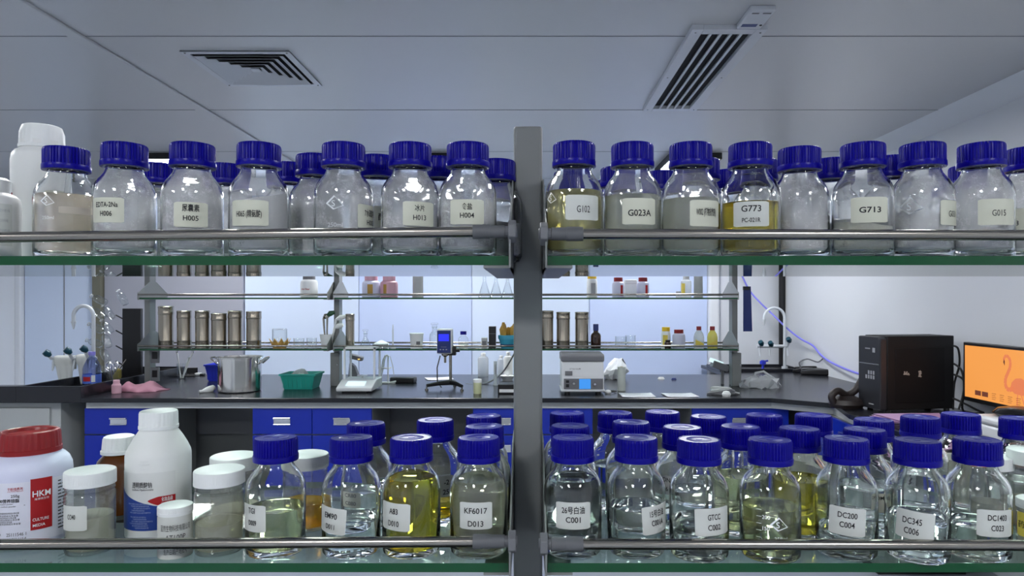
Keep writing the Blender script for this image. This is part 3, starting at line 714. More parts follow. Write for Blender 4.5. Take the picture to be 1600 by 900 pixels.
# big white jar with the red lid
def culture_jar():
    d = .872; t = thing_at('culture_medium_jar', 46, d, ZLO, 'white plastic jar with ribbed red lid and red label stripe, far left', 'jar')
    R = .0470
    lathe('jar_body', [(0, .002), (.040, 0), (.0455, .002), (R, .006), (R, .086), (.0462, .094), (.043, .102), (.0385, .107), (.034, .1095), (.034, .116), (0, .116)], M['lilac_w'], t, 64)
    lathe('lid', [(.030, .111), (.0352, .111), (.0352, .1165), (.0348, .117), (.0348, .1172), (.0335, .1345), (.0322, .1375), (.0295, .1385), (.0280, .1375), (.0265, .1335), (0, .1335)], M['red'], t, 120, ribs=(4, 5, 4, .0009))
    w_ = wrap(R)
    lb = flat_patch(t, 'label', R, -1.25, 1.32, .008, .082, mat('jar_label', (.74, .75, .86), .5))
    p = flat_patch(lb, 'red_stripe', R, .02, .50, .022, .0845, M['red_print'], .0009)
    m = MB(); w0 = w_; w_ = wrap(R, .0014)
    add_text(m, 'HKM', .0075, w_(.26, .066), .02, width=.0185)
    m.build('logo_lettering', M['print_w'], p, smooth=0); m = MB()
    add_text(m, '海博微生物', .0022, w_(.26, .0595), 0)
    add_text(m, 'CULTURE', .0036, w_(.24, .0345), .01, width=.0165); add_text(m, 'MEDIA', .0036, w_(.20, .0275), .01, width=.0125)
    m.build('lettering', M['print_w'], p, smooth=0)
    m = MB(); w_ = w0
    add_text(m, '250g', .0034, w_(-.30, .0655), .01); add_text(m, '吐温80营养琼脂', .0036, w_(-.53, .0605), .02, width=.030)
    for k, (z, wd, th) in enumerate(((.0565, .026, -.62), (.0535, .030, -.60), (.0455, .022, -.45), (.0425, .030, -.55), (.0400, .026, -.55), (.0375, .030, -.52), (.0350, .022, -.6), (.0325, .030, -.5))):
        add_text(m, 'nutrient agar medium powder' if k < 2 else '培养基使用说明成分净含量', .0018, w_(th, z), 0, width=wd)
    add_text(m, '25111546 1', .0042, w_(-.28, .0195), 0, width=.020); add_text(m, '2028/11/14', .0042, w_(-.30, .0135), 0, width=.022)
    for z in (.020, .0135): add_text(m, '生产日期', .0022, w_(-.75, z), 0)
    for k in range(15): f = w_(.78, .076 - k * .0042); m.quad(f(-.006, 0), f(.008 - .001 * (k % 3), 0), f(.008 - .001 * (k % 3), .0014), f(-.006, .0014))
    f = w_(-.45, .0545); m.quad(f(-.017, -.0005), f(.017, -.0005), f(.017, 0), f(-.017, 0))
    m.build('lettering', M['ink'], lb, smooth=0)
    m = MB(); add_text(m, '干粉培养基', .0030, w_(-.30, .0745), .01, width=.016); add_text(m, 'CULTURE MEDIUM', .0014, w_(-.30, .0718), 0, width=.016); m.build('red_lettering', M['red_print'], lb, smooth=0)
culture_jar()

def clear_jar(xc, d, label, lid, contents, level, R=.0268, H=.098, lab=None, group='white-lidded clear plastic jars on the lower shelf', zs=ZLO, lidm='white', residue=None):
    t = thing_at('sample_jar', xc, d, zs, label, 'jar', group)
    body = [(0, .003), (R * .8, .002), (R * .86, 0), (R * .96, .001), (R, .005), (R, H * .70), (R * .985, H * .725), (R * .95, H * .735), (R * .95, H * .75), (R * .985, H * .765), (R * .97, H * .80), (R * .93, H * .83), (R * .93, H * .95)]
    lathe('jar_body', body + [(r - .0012, z) for r, z in reversed(body[1:])] + [(0, .0042)], M['pet'], t, 48)
    lathe('lid', ribbed(R * 1.03, H * .825, H, .0005), M[lidm], t, 140, ribs=(5, 6, 2, .0004))
    if contents: lathe('contents', [(0, .005), (R * .8, .0048), (R * .9, .006), (R - .0018, .009), (R - .0018, level), (R * .9, level - .001), (0, level - .0015)], contents, t, 40)
    if residue: lathe('residue', [(R - .0016, level), (R - .0016, H * .66)], residue, t, 40, smooth=60)
    X = px(xc, d); st = sqrt(1 + (X / d) ** 2)
    for l in (lab or []): label_patch(t, R, xc, d, st, l['r'], l['t'], l.get('m', M['label_w']), 0, zs, bold=l.get('b', .005))
    return t
M['cream_gel'] = liquid('cream_gel', (.80, .80, .70), .1, .65)
M['pale_gel'] = liquid('pale_gel', (.84, .83, .72), .15, .55)
M['orange_l'] = liquid('orange_oil', (.85, .60, .10), .4, .3)
M['smear'] = dust('yellow_smear', .35, 40, (.82, .80, .58))
M['smear_w'] = dust('white_smear', .15, 45, (.85, .86, .86))
clear_jar(141, .83, 'white-lidded clear jar labelled CO40, cloudy gel at the bottom', 'white', M['cream_gel'], .044, .0270, .098, [dict(r=(100, 790, 136, 829), t=[('CO40', 807, 8, 16)])], residue=M['smear_w'])
clear_jar(343, .83, 'clear jar with pale lid and yellowish smears, left of the TGI bottle', 'w', M['pale_gel'], .036, .0283, .099, lidm='frost_lid' if 'frost_lid' in M else 'white', residue=M['smear'])
clear_jar(366, .903, 'clear jar with pale lid standing behind the smeared jar', 'w', M['pale_gel'], .030, .0290, .099)
clear_jar(478, .912, 'white-lidded jar of orange yellow oil behind the TGI bottle', 'w', M['orange_l'], .036, .0285, .099)
clear_jar(1548, .925, 'white-lidded clear jar behind the DC1403 bottle', 'w', M['pale_gel'], .03, .026, .094)
clear_jar(1616, .905, 'white-lidded clear jar at the right edge, higher lid', 'w', M['pale_gel'], .04, .030, .106)
# small vial AT100P
t = clear_jar(274, .818, 'small white-capped vial with printed label AT100P', 'w', M['pale_gel'], .020, .0190, .0595, [dict(r=(245, 808, 303, 874), t=[('蓝然生物科技有限公司', 825, 8, 50), ('AT100P', 840, 9, 32), ('生产日期产地批号', 862, 7, 38)], b=0)])
clear_jar(1618, .828, 'small white-lidded vial with yellow label at the right edge', 'w', M['pale_gel'], .03, .0195, .0635, [dict(r=(1590, 806, 1640, 844), t=[('药品', 825, 9, None, 1602)], m=M['label_y'])])
t = thing_at('red_cap', 1607, .83, ZLO, 'red plastic cap lying on the lower shelf at the right edge', 'cap')
t.location.x = px(1655, .85); t.location.y = .88
lathe('cap_shell', ribbed(.026, 0, .016), M['red'], t, 80, ribs=(5, 6, 4, .0008))

# big white bottle with blue label
def white_bottle():
    d = .888; xc = 248; t = thing_at('plastic_bottle', xc, d, ZLO, 'tall white plastic bottle with blue and red printed label and white cap', 'bottle')
    R = .0385
    lathe('bottle_body', [(0, .002), (.033, 0), (.037, .0015), (R, .005), (R, .104), (.0375, .109), (.034, .117), (.0285, .127), (.0235, .1345), (.0222, .1365), (.0222, .150), (0, .150)], M['white_s'], t, 64)
    lathe('cap', [(.018, .1375), (.0232, .1375), (.0236, .138), (.0236, .1415), (.0230, .142), (.0230, .1425), (.0228, .1575), (.0220, .1598), (.0205, .1606), (0, .1606)], M['white'], t, 128, ribs=(5, 6, 4, .0004))
    w_ = wrap(R)
    lb = flat_patch(t, 'label', R, -1.45, .50, .016, .088, mat('bottle_label', (.72, .73, .72), .45))
    def tp(f, k):
        if k == 0: return .0165
        return .070 - .0265 * min(1, f * 1.15) ** .62 if f < .87 else .0435
    flat_patch(lb, 'blue_field', R, -1.45, .50, 0, 0, M['blue_print'], .0007, 24, tp)
    def tr(f, k):
        h = .0062 * min(1, (f * 2.6) ** .7); return .0535 - h if k == 0 else .0535 + h * .75
    rd = flat_patch(lb, 'red_flag', R, -.32, .495, 0, 0, M['red_print'], .001, 20, tr)
    w0 = w_; w_ = wrap(R, .0016)
    m = MB(); add_text(m, '化妆品级', .0042, w_(.24, .0545), .02, width=.0125); add_text(m, 'Cosmetic Grade', .0018, w_(.24, .0500), 0, width=.0125)
    m.build('flag_lettering', M['print_w'], rd, smooth=0)
    m = MB(); add_text(m, '透明质酸钠', .0056, w_(-.50, .0735), .015, width=.0240); add_text(m, 'Sodium Hyaluronate', .0026, w_(-.48, .0675), .01, width=.0255); m.build('lettering', M['ink'], lb, smooth=0)
    m = MB()
    for k in range(12):
        z = .050 - k * .0027
        if k == 5: continue
        add_text(m, '产品说明贮存条件密封保存阴凉干燥处' if k % 2 else '使用方法溶解于水后加入配方中搅拌均匀', .0015, w_(-.62 + .06 * (k % 3), z), 0, width=.026 - .003 * (k % 4))
    m.build('fine_print', mat('pale_print', (.35, .42, .62), .5), lb, smooth=0)
    m = MB(); w_ = w0; add_text(m, '云', .010, w_(-.42, .0975), .02); m.build('embossed_mark', M['white_s'], t, smooth=0)
white_bottle()
t = thing_at('amber_bottle', 186, .985, ZLO, 'amber glass bottle with ribbed white cap between the CO40 jar and white bottle', 'bottle')
lathe('bottle_body', [(0, 0), (.027, 0), (.029, .003), (.029, .066), (.027, .074), (.0205, .081), (.0190, .083), (.0215, .0835), (.0215, .086), (.019, .087), (.019, .095), (0, .095)], M['amber'], t, 40)
lathe('cap', [(.019, .084), (.0228, .084), (.0232, .0845), (.0232, .0885), (.0225, .089), (.0218, .0895), (.0205, .105), (.0192, .1078), (.017, .1088), (0, .1088)], M['white'], t, 100, ribs=(5, 6, 5, .001))

# upper shelf far left
t = thing_at('plastic_bottle', 66, .955, ZU, 'tall white plastic bottle with ribbed cap behind the beige liquid bottle', 'bottle')
R = .0362
lathe('bottle_body', [(0, .002), (.032, 0), (.035, .002), (R, .006), (R, .118), (.0364, .1185), (.0364, .142), (.0352, .150), (.0315, .156), (.028, .158), (.0265, .160), (.0265, .170), (0, .170)], M['white_s'], t, 56)
lathe('cap', [(.024, .1595), (.0275, .1595), (.0280, .160), (.0280, .164), (.0272, .1645), (.0272, .165), (.0264, .182), (.0245, .188), (.0235, .191), (.0215, .192), (0, .192)], M['white'], t, 96, ribs=(5, 6, 12, .0010))
flat_patch(t, 'label', R, -.1, .75, .030, .105, M['label'])
t = thing_at('plastic_bottle', -14, .828, ZU, 'square-shouldered translucent white bottle with printed label at the left edge, upper shelf', 'bottle')
R = .0300
lathe('bottle_body', [(0, .002), (.027, 0), (.029, .002), (R, .005), (R, .066), (.029, .072), (.025, .0765), (.0195, .079), (.0195, .094), (.0165, .097), (0, .097)], M['white_s'], t, 48)
lb = flat_patch(t, 'label', R, -.6, .72, .014, .064, M['label_w'])
m = MB(); w_ = wrap(R)
for k in range(4): add_text(m, '化学试剂分析纯', .0032, w_(.25, .056 - k * .012), 0, width=.022 - .004 * (k % 2))
m.build('lettering', M['grey_print'], lb, smooth=0)
t = thing_at('plastic_jar', -12, .93, ZU, 'white jar with a red and white lid ring behind the left edge bottle', 'jar')
lathe('jar_body', [(0, 0), (.034, 0), (.036, .004), (.036, .070), (.033, .078), (.028, .080), (.028, .09), (0, .09)], M['cream'], t, 40)
lathe('lid_ring', [(.029, .0815), (.0325, .0815), (.0325, .095), (.029, .095)], M['red'], t, 60)
lathe('lid', ribbed(.0325, .095, .109), M['white'], t, 60)

# ================================================================ FAR BENCH, CABINETS
BZ = .805; BF, BB = 4.20, 5.57
KX = 4.25 / F
bx = lambda x: (x - CX) * KX
far_bench = empty('lab_bench', (0, 4.9, 0), 'far lab bench with long black worktop over blue drawers', 'bench')
oy = 4.9
def bb(mb, x0, y0, z0, x1, y1, z1): return mb.box(x0, y0 - oy, z0, x1, y1 - oy, z1)
top = MB()
# worktop outline: island, then an angled corner into the side bench along the right wall
poly = [(-2.75, BF), (px(1205, BF), BF), (px(1300, 4.02), 3.98), (1.70, 3.62), (1.70, 1.9), (XR - .005, 1.9), (XR - .005, YB - .05), (1.62, YB - .05), (1.62, BB), (-2.75, BB)]
top.prism(poly, lambda u, v, t: (u, v - oy, BZ - .028 + .028 * t))
top.build('worktop', M['bench'], far_bench, smooth=0, bevel=.004)
ap = MB(); bb(ap, -2.75, BF + .05, .735, px(1205, 4.25), BF + .08, .777); ap.build('apron', M['apron'], far_bench, smooth=0)
ap = MB(); pts = [(px(1205, 4.25), BF + .05), (px(1300, 4.05), 4.03), (1.75, 3.64), (1.75, 1.9)]
for (a, c), (e, f) in zip(pts, pts[1:]): ap.add([(a, c - oy, .735), (e, f - oy, .735), (e, f - oy, .777), (a, c - oy, .777), (a + .03, c + .03 - oy, .735), (e + .03, f + .03 - oy, .735), (e + .03, f + .03 - oy, .777), (a + .03, c + .03 - oy, .777)], [(0, 1, 2, 3), (7, 6, 5, 4), (0, 4, 5, 1), (3, 2, 6, 7)])
ap.build('apron', M['apron'], far_bench, smooth=0)
bp = MB(); bb(bp, -2.7, 4.98, 0, 2.2, 5.0, .60); bp.build('back_panel', M['apron_d'], far_bench, smooth=0)
bp = MB(); bb(bp, -2.6, 4.9, .45, 2.2, 4.98, .735); bp.build('service_duct', M['grey_m'], far_bench, smooth=0)
def cabinet(x0, x1, label, cols, y=BF + .07, rz_=0.0, cx=None):
    w_ = x1 - x0
    t = empty('drawer_cabinet', ((x0 + x1) / 2, y, 0), label, 'cabinet', 'blue drawer cabinets under the far benches', rz_)
    if cx: t.location = cx
    MB().box(-w_ / 2, .02, .06, w_ / 2, .55, .735).build('carcass', M['apron_d'], t, smooth=0)
    MB().box(-w_ / 2 + .02, .05, 0, w_ / 2 - .02, .5, .06).build('plinth', M['black'], t, smooth=0)
    cw = w_ / cols
    for c in range(cols):
        for z0, z1 in ((.57, .732), (.10, .562)):
            a = -w_ / 2 + c * cw + .002; e = a + cw - .004
            dr = MB().box(a, 0, z0, e, .02, z1).build('drawer' if z1 > .6 else 'door', M['drawer'], t, smooth=0, bevel=.003)
            mx = (a + e) / 2; zz = (z0 + z1) / 2 if z1 > .6 else z1 - .08
            h = MB(); h.box(mx - .052, -.004, zz - .024, mx + .052, .001, zz + .024); h.box(mx - .052, -.016, zz + .012, mx + .052, -.004, zz + .024); h.box(mx - .052, -.010, zz - .024, mx + .052, -.004, zz - .017)
            h.build('handle', M['chrome'], dr, smooth=0, bevel=.002)
cabinet(bx(128), bx(237), 'blue drawer cabinet under the left end of the far bench', 1)
cabinet(bx(392), bx(580), 'double blue drawer cabinet seen behind the TGI and EM90 bottles', 2)
cabinet(bx(738), bx(927), 'double blue drawer cabinet behind the grey rack post', 2)
cabinet(bx(1082), bx(1235), 'blue drawer cabinet right of the post under the far bench', 1)
cabinet(0, .56, 'blue drawer cabinet of the side bench along the right wall', 1, rz_=-pi / 2, cx=(1.745, 3.76, 0))
t = empty('sink_cabinet', (bx(10), BF + .07, 0), 'light grey cabinet under the sink at the far left', 'cabinet')
x0, x1 = bx(-120) - bx(10), bx(90) - bx(10)
MB().box(x0, 0.01, 0, x1, .6, .775).build('carcass', M['apron'], t, smooth=0)
MB().box(x0 + .03, -.008, .05, x1 - .06, .01, .735).build('door', M['apron'], t, smooth=0, bevel=.004)

# sink with raised black lip
def sink():
    t = empty('lab_sink', (-2.95, 4.85, BZ), 'black raised-lip lab sink at the left end of the far bench', 'sink')
    m = MB(); zl = .072; x0, x1 = -.20, .20; y0, y1 = -.65, .65
    m.box(x0, y0, -.03, x1, y0 + .02, zl).box(x1 - .02, y0 + .02, -.03, x1, y1, zl).box(x0, y0 + .02, -.03, x0 + .02, y1, zl).box(x0 + .02, y1 - .02, -.03, x1 - .02, y1, zl)
    m.box(-1.6, y0, -.03, x0, y0 + .08, zl)
    m.build('sink_rim', M['bench'], t, smooth=0, bevel=.003)
    m = MB(); y0 = .10; m.box(x0 + .02, y0 + .02, -.25, x1 - .02, y1 - .02, -.24).box(x0 + .005, y0 + .005, -.25, x0 + .02, y1 - .005, -.03).box(x1 - .02, y0 + .02, -.25, x1 - .005, y1 - .02, -.03).box(x0 + .02, y0 + .005, -.25, x1 - .02, y0 + .02, -.03).box(x0 + .02, y1 - .02, -.25, x1 - .02, y1 - .005, -.03); m.box(x0 + .02, -.63, -.029, x1 - .02, y0 + .005, -.01)
    m.build('basin', M['black'], t, smooth=0)
sink()
def arc(c, r, a0, a1, n, ax='xz'):
    return [(c[0] + r * cos(a0 + (a1 - a0) * i / n), c[1], c[2] + r * sin(a0 + (a1 - a0) * i / n)) for i in range(n + 1)]
def faucet(d, xr, y0, ytop, xn, yn, ybar, xb0, knobs, label, zb):
    base = P(xr, y0, d); base.z = zb
    t = empty('lab_faucet', base, label, 'faucet')
    L = lambda x, y: P(x, y, d) - base
    ra = (px(xr, d) - px(xn, d)) / 2; zt = L(xr, ytop).z - ra
    m = MB(); m.tube([(0, 0, 0), (0, 0, .03)], .026, 16); m.tube([(0, 0, .02), (0, 0, zt)] + arc((-ra, 0, zt), ra, 0, pi, 14)[1:] + [(-2 * ra, 0, L(xn, yn).z + .03)], .0125, 12)
    m.build('spout', M['tap_w'], t)
    m = MB(); m.tube([(-2 * ra, 0, L(xn, yn).z + .035), (-2 * ra, 0, L(xn, yn).z + .012), (-2 * ra, 0, L(xn, yn).z - .02)], [.017, .012, .004], 10); m.build('nozzle', M['tap_w'], t)
    zb_ = L(xr, ybar).z; xl = L(xb0, ybar).x
    MB().tube([(.02, 0, zb_), (xl, 0, zb_)], .014, 12).build('cross_pipe', M['tap_w'], t)
    for kx, ky in knobs:
        k = L(kx, ky)
        kb = MB(); kb.tube([(k.x, -.02, zb_), (k.x, -.04, (zb_ + k.z) / 2), (k.x, -.055, k.z)], [.012, .011, .013], 10); kb.tube([(k.x + .004, 0, zb_), (k.x + .004, -.01, zb_ - .05), (k.x + .004, -.02, zb_ - .085)], [.011, .009, .004], 8)
        o = kb.build('valve', M['tap_w'], t)
        MB().tube([(k.x + .012, -.05, k.z - .012), (k.x, -.06, k.z + .005), (k.x - .014, -.072, k.z + .022)], [.012, .024, .020], 12).build('tap_knob', M['tap_k'], o)
    return t
faucet(4.75, 146, 603, 478, 115, 510, 560, 92, ((84, 553), (116, 549), (141, 546)), 'pale gooseneck lab tap with dark knobs over the left sink', BZ - .02)
faucet(5.95, 1226, 577, 481, 1194, 505, 541, 1183, ((1186, 537), (1201, 538), (1229, 532)), 'white gooseneck lab tap with dark knobs at the right corner', BZ)

# far rack
far, FX, FZ = rack('reagent_rack', 'grey reagent rack with glass shelves standing on the far bench', [px(234, 4.86), px(528, 4.86), .02, px(1146, 4.86)], 4.865, (1.426, 1.073), BZ, 1.62, '', .177)
FS, FU = 1.073, 1.426
posts = [px(234, 4.86), px(528, 4.86), .02, px(1146, 4.86)]
GF = 'glass shelves of the far rack'
names = ('left', 'middle', 'right')
for i in range(3):
    for z, lv in ((FU, 'upper'), (FS, 'lower')):
        glass_plate(posts[i] + .022, posts[i + 1] - .022, 4.865, .175, z, '%s glass shelf in the %s bay of the far rack' % (lv, names[i]), GF)
        for yy in (4.865 - .188, 4.865 + .188): rail(posts[i] + .02, z + .022, posts[i + 1] - .02, z + .022, yy, far, False)
# sockets on the posts
def socket(x, z, label, xoff):
    t = empty('power_socket', (x, 4.865 - .05, z), label, 'socket', 'power sockets on the far rack posts')
    MB().box(-.03, 0, -.05, .03, .012, .05).build('plate', M['grey_m'], t, bevel=.003)
    MB().box(-.018, -.003, -.02, .018, 0, .03).build('outlet', M['black'], t, bevel=.002)
for x, n in ((posts[0] + .06, 'left'),):
    socket(x, 1.015, 'dark power socket box on the left far post, upper of two', 0); socket(x, .885, 'dark power socket box on the left far post, lower of two', 0)
for p, n in ((posts[1], 'middle'), (posts[3], 'right')):
    t = empty('socket_column', (p, 4.80, BZ), 'grey trunking box at the foot of the %s far rack post' % n, 'trunking')
    MB().box(-.032, -.02, 0, .032, .02, .235).build('housing', M['post'], t, bevel=.004)
    MB().lathe([(0, .006), (.006, .006), (.006, 0)], 10, (.02, -.022, .15)).build('screw', M['chrome'], t)

# ---------------------------------------------------------------- things on the far rack
def put(name, x, z, label, cat, group=None, d=4.80, yaw=0.0):
    return empty(name, (px(x, d), d, z), label, cat, group, yaw)
H = lambda y0, y1, d=4.80: (y1 - y0) * d / F
def canister(x, wpx, ytop, label, cap2=False, d=4.80):
    t = put('steel_canister', x, FS, label, 'canister', 'steel canisters on the far rack', d)
    r = wpx / 2 * d / F; h = pz(ytop, d) - FS
    lathe('canister_body', [(0, .003), (r * .96, 0), (r * .98, .004), (r * .95, .012), (r * .95, .05), (r * .965, .053), (r * .95, .056), (r * .95, h * .78), (r * .95, h * .80), (0, h * .80)], M['steel_d'], t, 32)
    lathe('canister_lid', [(r * .9, h * .80), (r * .97, h * .80), (r, h * .82), (r, h * .86), (r * .975, h * .88), (r * .975, h * .97), (r * 1.01, h * .98), (r * 1.0, h), (r * .9, h + .003), (0, h + .002)], M['steel_d'], t, 32)
for x, wd, y, n in ((259.5, 23, 479, 'tallest steel canister, first from the left on the far rack'), (288, 22, 486, 'second steel canister from the left on the far rack'), (316.5, 22, 486, 'third steel canister from the left on the far rack'),
                    (342.5, 24, 490, 'shortest steel canister, fourth from the left'), (367.5, 22, 486, 'fifth steel canister from the left on the far rack'), (396.5, 23, 487, 'sixth steel canister from the left on the far rack'),
                    (547, 14, 491, 'slim steel canister beside the middle far post'), (855, 20, 486, 'steel canister partly hidden by the foreground post'), (880, 22, 488, 'middle steel canister of the right-hand trio'), (909, 22, 488, 'steel canister beside the brown bottle')):
    canister(x, wd, y, n)
def beaker(x, z, r, h, label, d=4.80, up=True, name='glass_beaker', group=None, cat='beaker'):
    t = put(name, x, z, label, cat, group, d)
    pr = [(0, .001), (r * .9, 0), (r, .006), (r, h - .004), (r * 1.06, h), (r * 1.02, h), (r * .96, h - .006), (r * .96, .008), (0, .004)]
    if not up: pr = [(a, h - b_) for a, b_ in pr]
    lathe('beaker_glass', pr, M['glass2'], t, 28); return t
t = put('paper_tray', 437, FS, 'crumpled orange paper cup under an upturned beaker', 'paper cup')
m = MB(); n = 18
vs = [(0, 0, .004)]
for j in range(n): a = 2 * pi * j / n; vs.append((.045 * cos(a), .045 * sin(a), .002))
for j in range(n): a = 2 * pi * j / n; rr = .075 if j % 2 else .058; vs.append((rr * cos(a), rr * sin(a), .045 + (.022 if j % 2 else -.012)))
m.add(vs, [(0, 1 + j, 1 + (j + 1) % n) for j in range(n)] + [(1 + j, 1 + n + j, 1 + n + (j + 1) % n, 1 + (j + 1) % n) for j in range(n)])
o = m.build('paper_fold', M['orange'], t, smooth=0); sm = o.modifiers.new('s', 'SOLIDIFY'); sm.thickness = .002
beaker(437, FS + .012, .050, .125, 'upturned glass beaker resting in the orange paper cup', up=False)
beaker(467, FS, .036, .068, 'small empty beaker, left of a pair on the far rack'); beaker(487, FS, .034, .070, 'small empty beaker, right of a pair on the far rack')
t = put('utensil_cup', 511, FS, 'white cup holding spatulas on the far rack', 'cup')
lathe('cup', [(0, .002), (.036, 0), (.050, .095), (.047, .095), (.034, .006), (0, .006)], M['white'], t, 24)
for k, (name, x1, z1, mt, lb) in enumerate((('spatula', .004, .22, 'steel', 'dark-tipped green spatula standing in the white cup'), ('spatula', -.025, .20, 'steel', 'steel spatula leaning left in the white cup'), ('spatula', .06, .19, 'white', 'white plastic spoon leaning right in the cup'), ('spatula', .045, .13, 'white', 'short white spoon in the cup'))):
    s = put('spatula', 511, FS + .01, lb, 'spatula', 'spatulas in the white cup')
    MB().tube([(x1 * .3, .01 * k - .01, 0), (x1 * .8, .01 * k - .01, z1 * .6), (x1, .01 * k - .01, z1)], [.006, .006, .008], 8).build('handle', M[mt], s)
    MB().tube([(x1, .01 * k - .01, z1), (x1 * 1.2 + .02, .01 * k - .01, z1 + .012), (x1 * 1.3 + .05, .01 * k - .01, z1 + .022)], [.008, .02, .012], 10).build('blade', M['green' if k == 0 else mt], s)
# bay 2 lower
def flask(x, z, R, h, nk, label, d=4.8, stopper=None, erl=True, name='glass_flask'):
    t = put(name, x, z, label, 'flask', None, d)
    pr = [(0, .002), (R * .9, 0), (R, .006), (nk, h * .72), (nk, h * .96), (nk * 1.3, h)] if erl else [(0, .002), (R * .9, 0), (R, .006), (R, h * .55), (R * .9, h * .66), (nk, h * .78), (nk, h * .95), (nk * 1.25, h)]
    lathe('flask_glass', pr + [(max(0, r - .003), zz) for r, zz in reversed(pr)], M['glass2'], t, 28)
    if stopper: lathe('stopper', [(0, h - .01), (nk * .9, h - .01), (nk * 1.1, h + .012), (nk * 1.5, h + .014), (nk * 1.5, h + .026), (0, h + .028)], M[stopper], t, 20)
    return t
flask(571, FS, .042, .105, .013, 'small glass flask with stopper beside the slim canister', stopper='glass2')
t = put('petri_dish', 594, FS, 'shallow glass dish on the far rack shelf edge', 'dish')
lathe('dish', [(0, .002), (.05, 0), (.055, .03), (.052, .03), (.048, .004), (0, .004)], M['glass2'], t, 28)
t = put('evaporating_dish', 596, FS + .001, 'white porcelain lid beside the glass dish', 'dish', d=4.93)
lathe('dish', [(0, .02), (.03, .014), (.05, 0), (.056, .022), (.01, .045), (0, .046)], M['white'], t, 24)
t = put('glass_pipette', 614, FS, 'thin upright glass rod in a small foot', 'rod')
MB().lathe([(0, 0), (.02, 0), (.02, .01), (.005, .02), (.005, .12), (.002, .165), (0, .165)], 14).build('rod', M['frost'], t)
t = put('plastic_cup', 651, FS, 'white plastic cup with a small dark label', 'cup')
lathe('cup', [(0, .002), (.040, 0), (.047, .095), (.050, .096), (.050, .104), (0, .104)], M['white'], t, 32); flat_patch(t, 'label', .043, .1, .75, .025, .072, M['grey_m'])
t = flask(679, FS, .036, .150, .017, 'clear glass-stoppered reagent bottle left of the blue meter', erl=False, stopper='glass2', name='stoppered_bottle')
for x, dd, n in ((695, 4.95, 'small blue-capped bottle hidden behind the blue meter'), (724, 4.8, 'small blue-capped bottle right of the blue meter')):
    t = put('small_bottle', x, FS, n, 'bottle', d=dd)
    lathe('bottle_glass', [(0, .002), (.032, 0), (.036, .005), (.036, .060), (.030, .074), (.018, .084), (.018, .100), (0, .1)], M['glass2'], t, 24)
    lathe('liquid', [(0, .004), (.033, .004), (.033, .03), (0, .03)], M['hazy_l'], t, 20)
    lathe('cap', ribbed(.022, .094, .118), M['cap_blue'], t, 60)
t = put('black_box', 769.5, FS, 'tall black carton on the far rack shelf', 'box')
MB().box(-.025, -.03, 0, .025, .03, .152).build('carton', M['black'], t, bevel=.002); MB().box(-.025, -.0306, .1, .025, -.03, .103).build('crease', M['grey_m'], t)
t = put('grey_box', 757, FS, 'short grey carton beside the tall black carton', 'box')
MB().box(-.02, -.03, 0, .02, .03, .072).build('carton', M['apron'], t, bevel=.002); MB().box(-.014, -.0306, .02, .014, -.03, .05).build('print', M['grey_m'], t)
t = put('plant_pot', 793, FS, 'cyan and navy pot beside the foreground post', 'pot')
lathe('pot', [(0, 0), (.045, 0), (.062, .065), (.066, .065), (.066, .09), (0, .09)], mat('cyan_pot', (.05, .35, .50), .4), t, 28); flat_patch(t, 'band', .052, -1.5, 1.5, .012, .05, M['navy'])
t = put('dried_ginger', 793, FS + .09, 'golden brown knobbly dried root piled in the cyan pot', 'root')
m = MB(); rr = random.Random(3)
for k in range(7):
    a = rr.uniform(0, 6.28); x0_, y0_ = .035 * cos(a), .03 * sin(a)
    m.tube([(x0_, y0_, -.005), (x0_ * 1.1, y0_, .03 + .01 * (k % 3)), (x0_ * 1.2 + .006, y0_, .055 + .012 * (k % 4))], [.016, .02, .009], 8)
m.build('root_mass', M['gold'], t); 
# bay 2 upper
def plastic_jar(x, z, w_, h, label, bodym, capm, d=4.8, stripe=None, name='plastic_jar', group=None, capw=.72):
    t = put(name, x, z, label, 'jar', group, d)
    r = w_ / 2
    lathe('jar_body', [(0, .002), (r * .92, 0), (r, .006), (r, h * .62), (r * .95, h * .72), (r * capw * .95, h * .80), (r * capw * .95, h * .85), (0, h * .85)], M[bodym], t, 32)
    lathe('lid', ribbed(r * capw, h * .80, h), M[capm], t, 60, ribs=(5, 6, 4, .0012))
    if stripe: flat_patch(t, 'label', r, stripe[1], stripe[2], h * .10, h * .62, M[stripe[0]])
    return t
t = plastic_jar(483, FU, .118, .160, 'white jar with dark cap and red logo on the left upper far shelf', 'white', 'grey_m')
m = MB(); add_text(m, 'Uni·Star', .014, wrap(.059)(-.15, .06), .02); m.build('red_lettering', M['red_print'], t, smooth=0)
plastic_jar(580, FU, .125, .150, 'pale jar with brown sticker, left of two pinkish jars', 'lilac_w', 'pinkp', stripe=('gold', -.2, .4)); plastic_jar(608, FU, .122, .150, 'pink jar with small sticker, right of two pinkish jars', 'pinkp', 'pinkp', stripe=('gold', -.5, -.1))
t = put('grey_cylinder', 653, FU, 'tall plain grey cylinder on the middle upper far shelf', 'cylinder'); lathe('tube', [(0, 0), (.036, 0), (.037, .003), (.037, .19), (.034, .195), (0, .195)], M['apron'], t, 28); lathe('end_cap', [(.0375, .0), (.039, .0), (.039, .012), (.0375, .012)], M['apron'], t, 28)
for x, n in ((757, 'left'), (775, 'middle'), (793, 'right')): flask(x, FU, .045, .16, .012, 'clear conical flask on the far upper shelf, %s of three' % n, d=4.82)
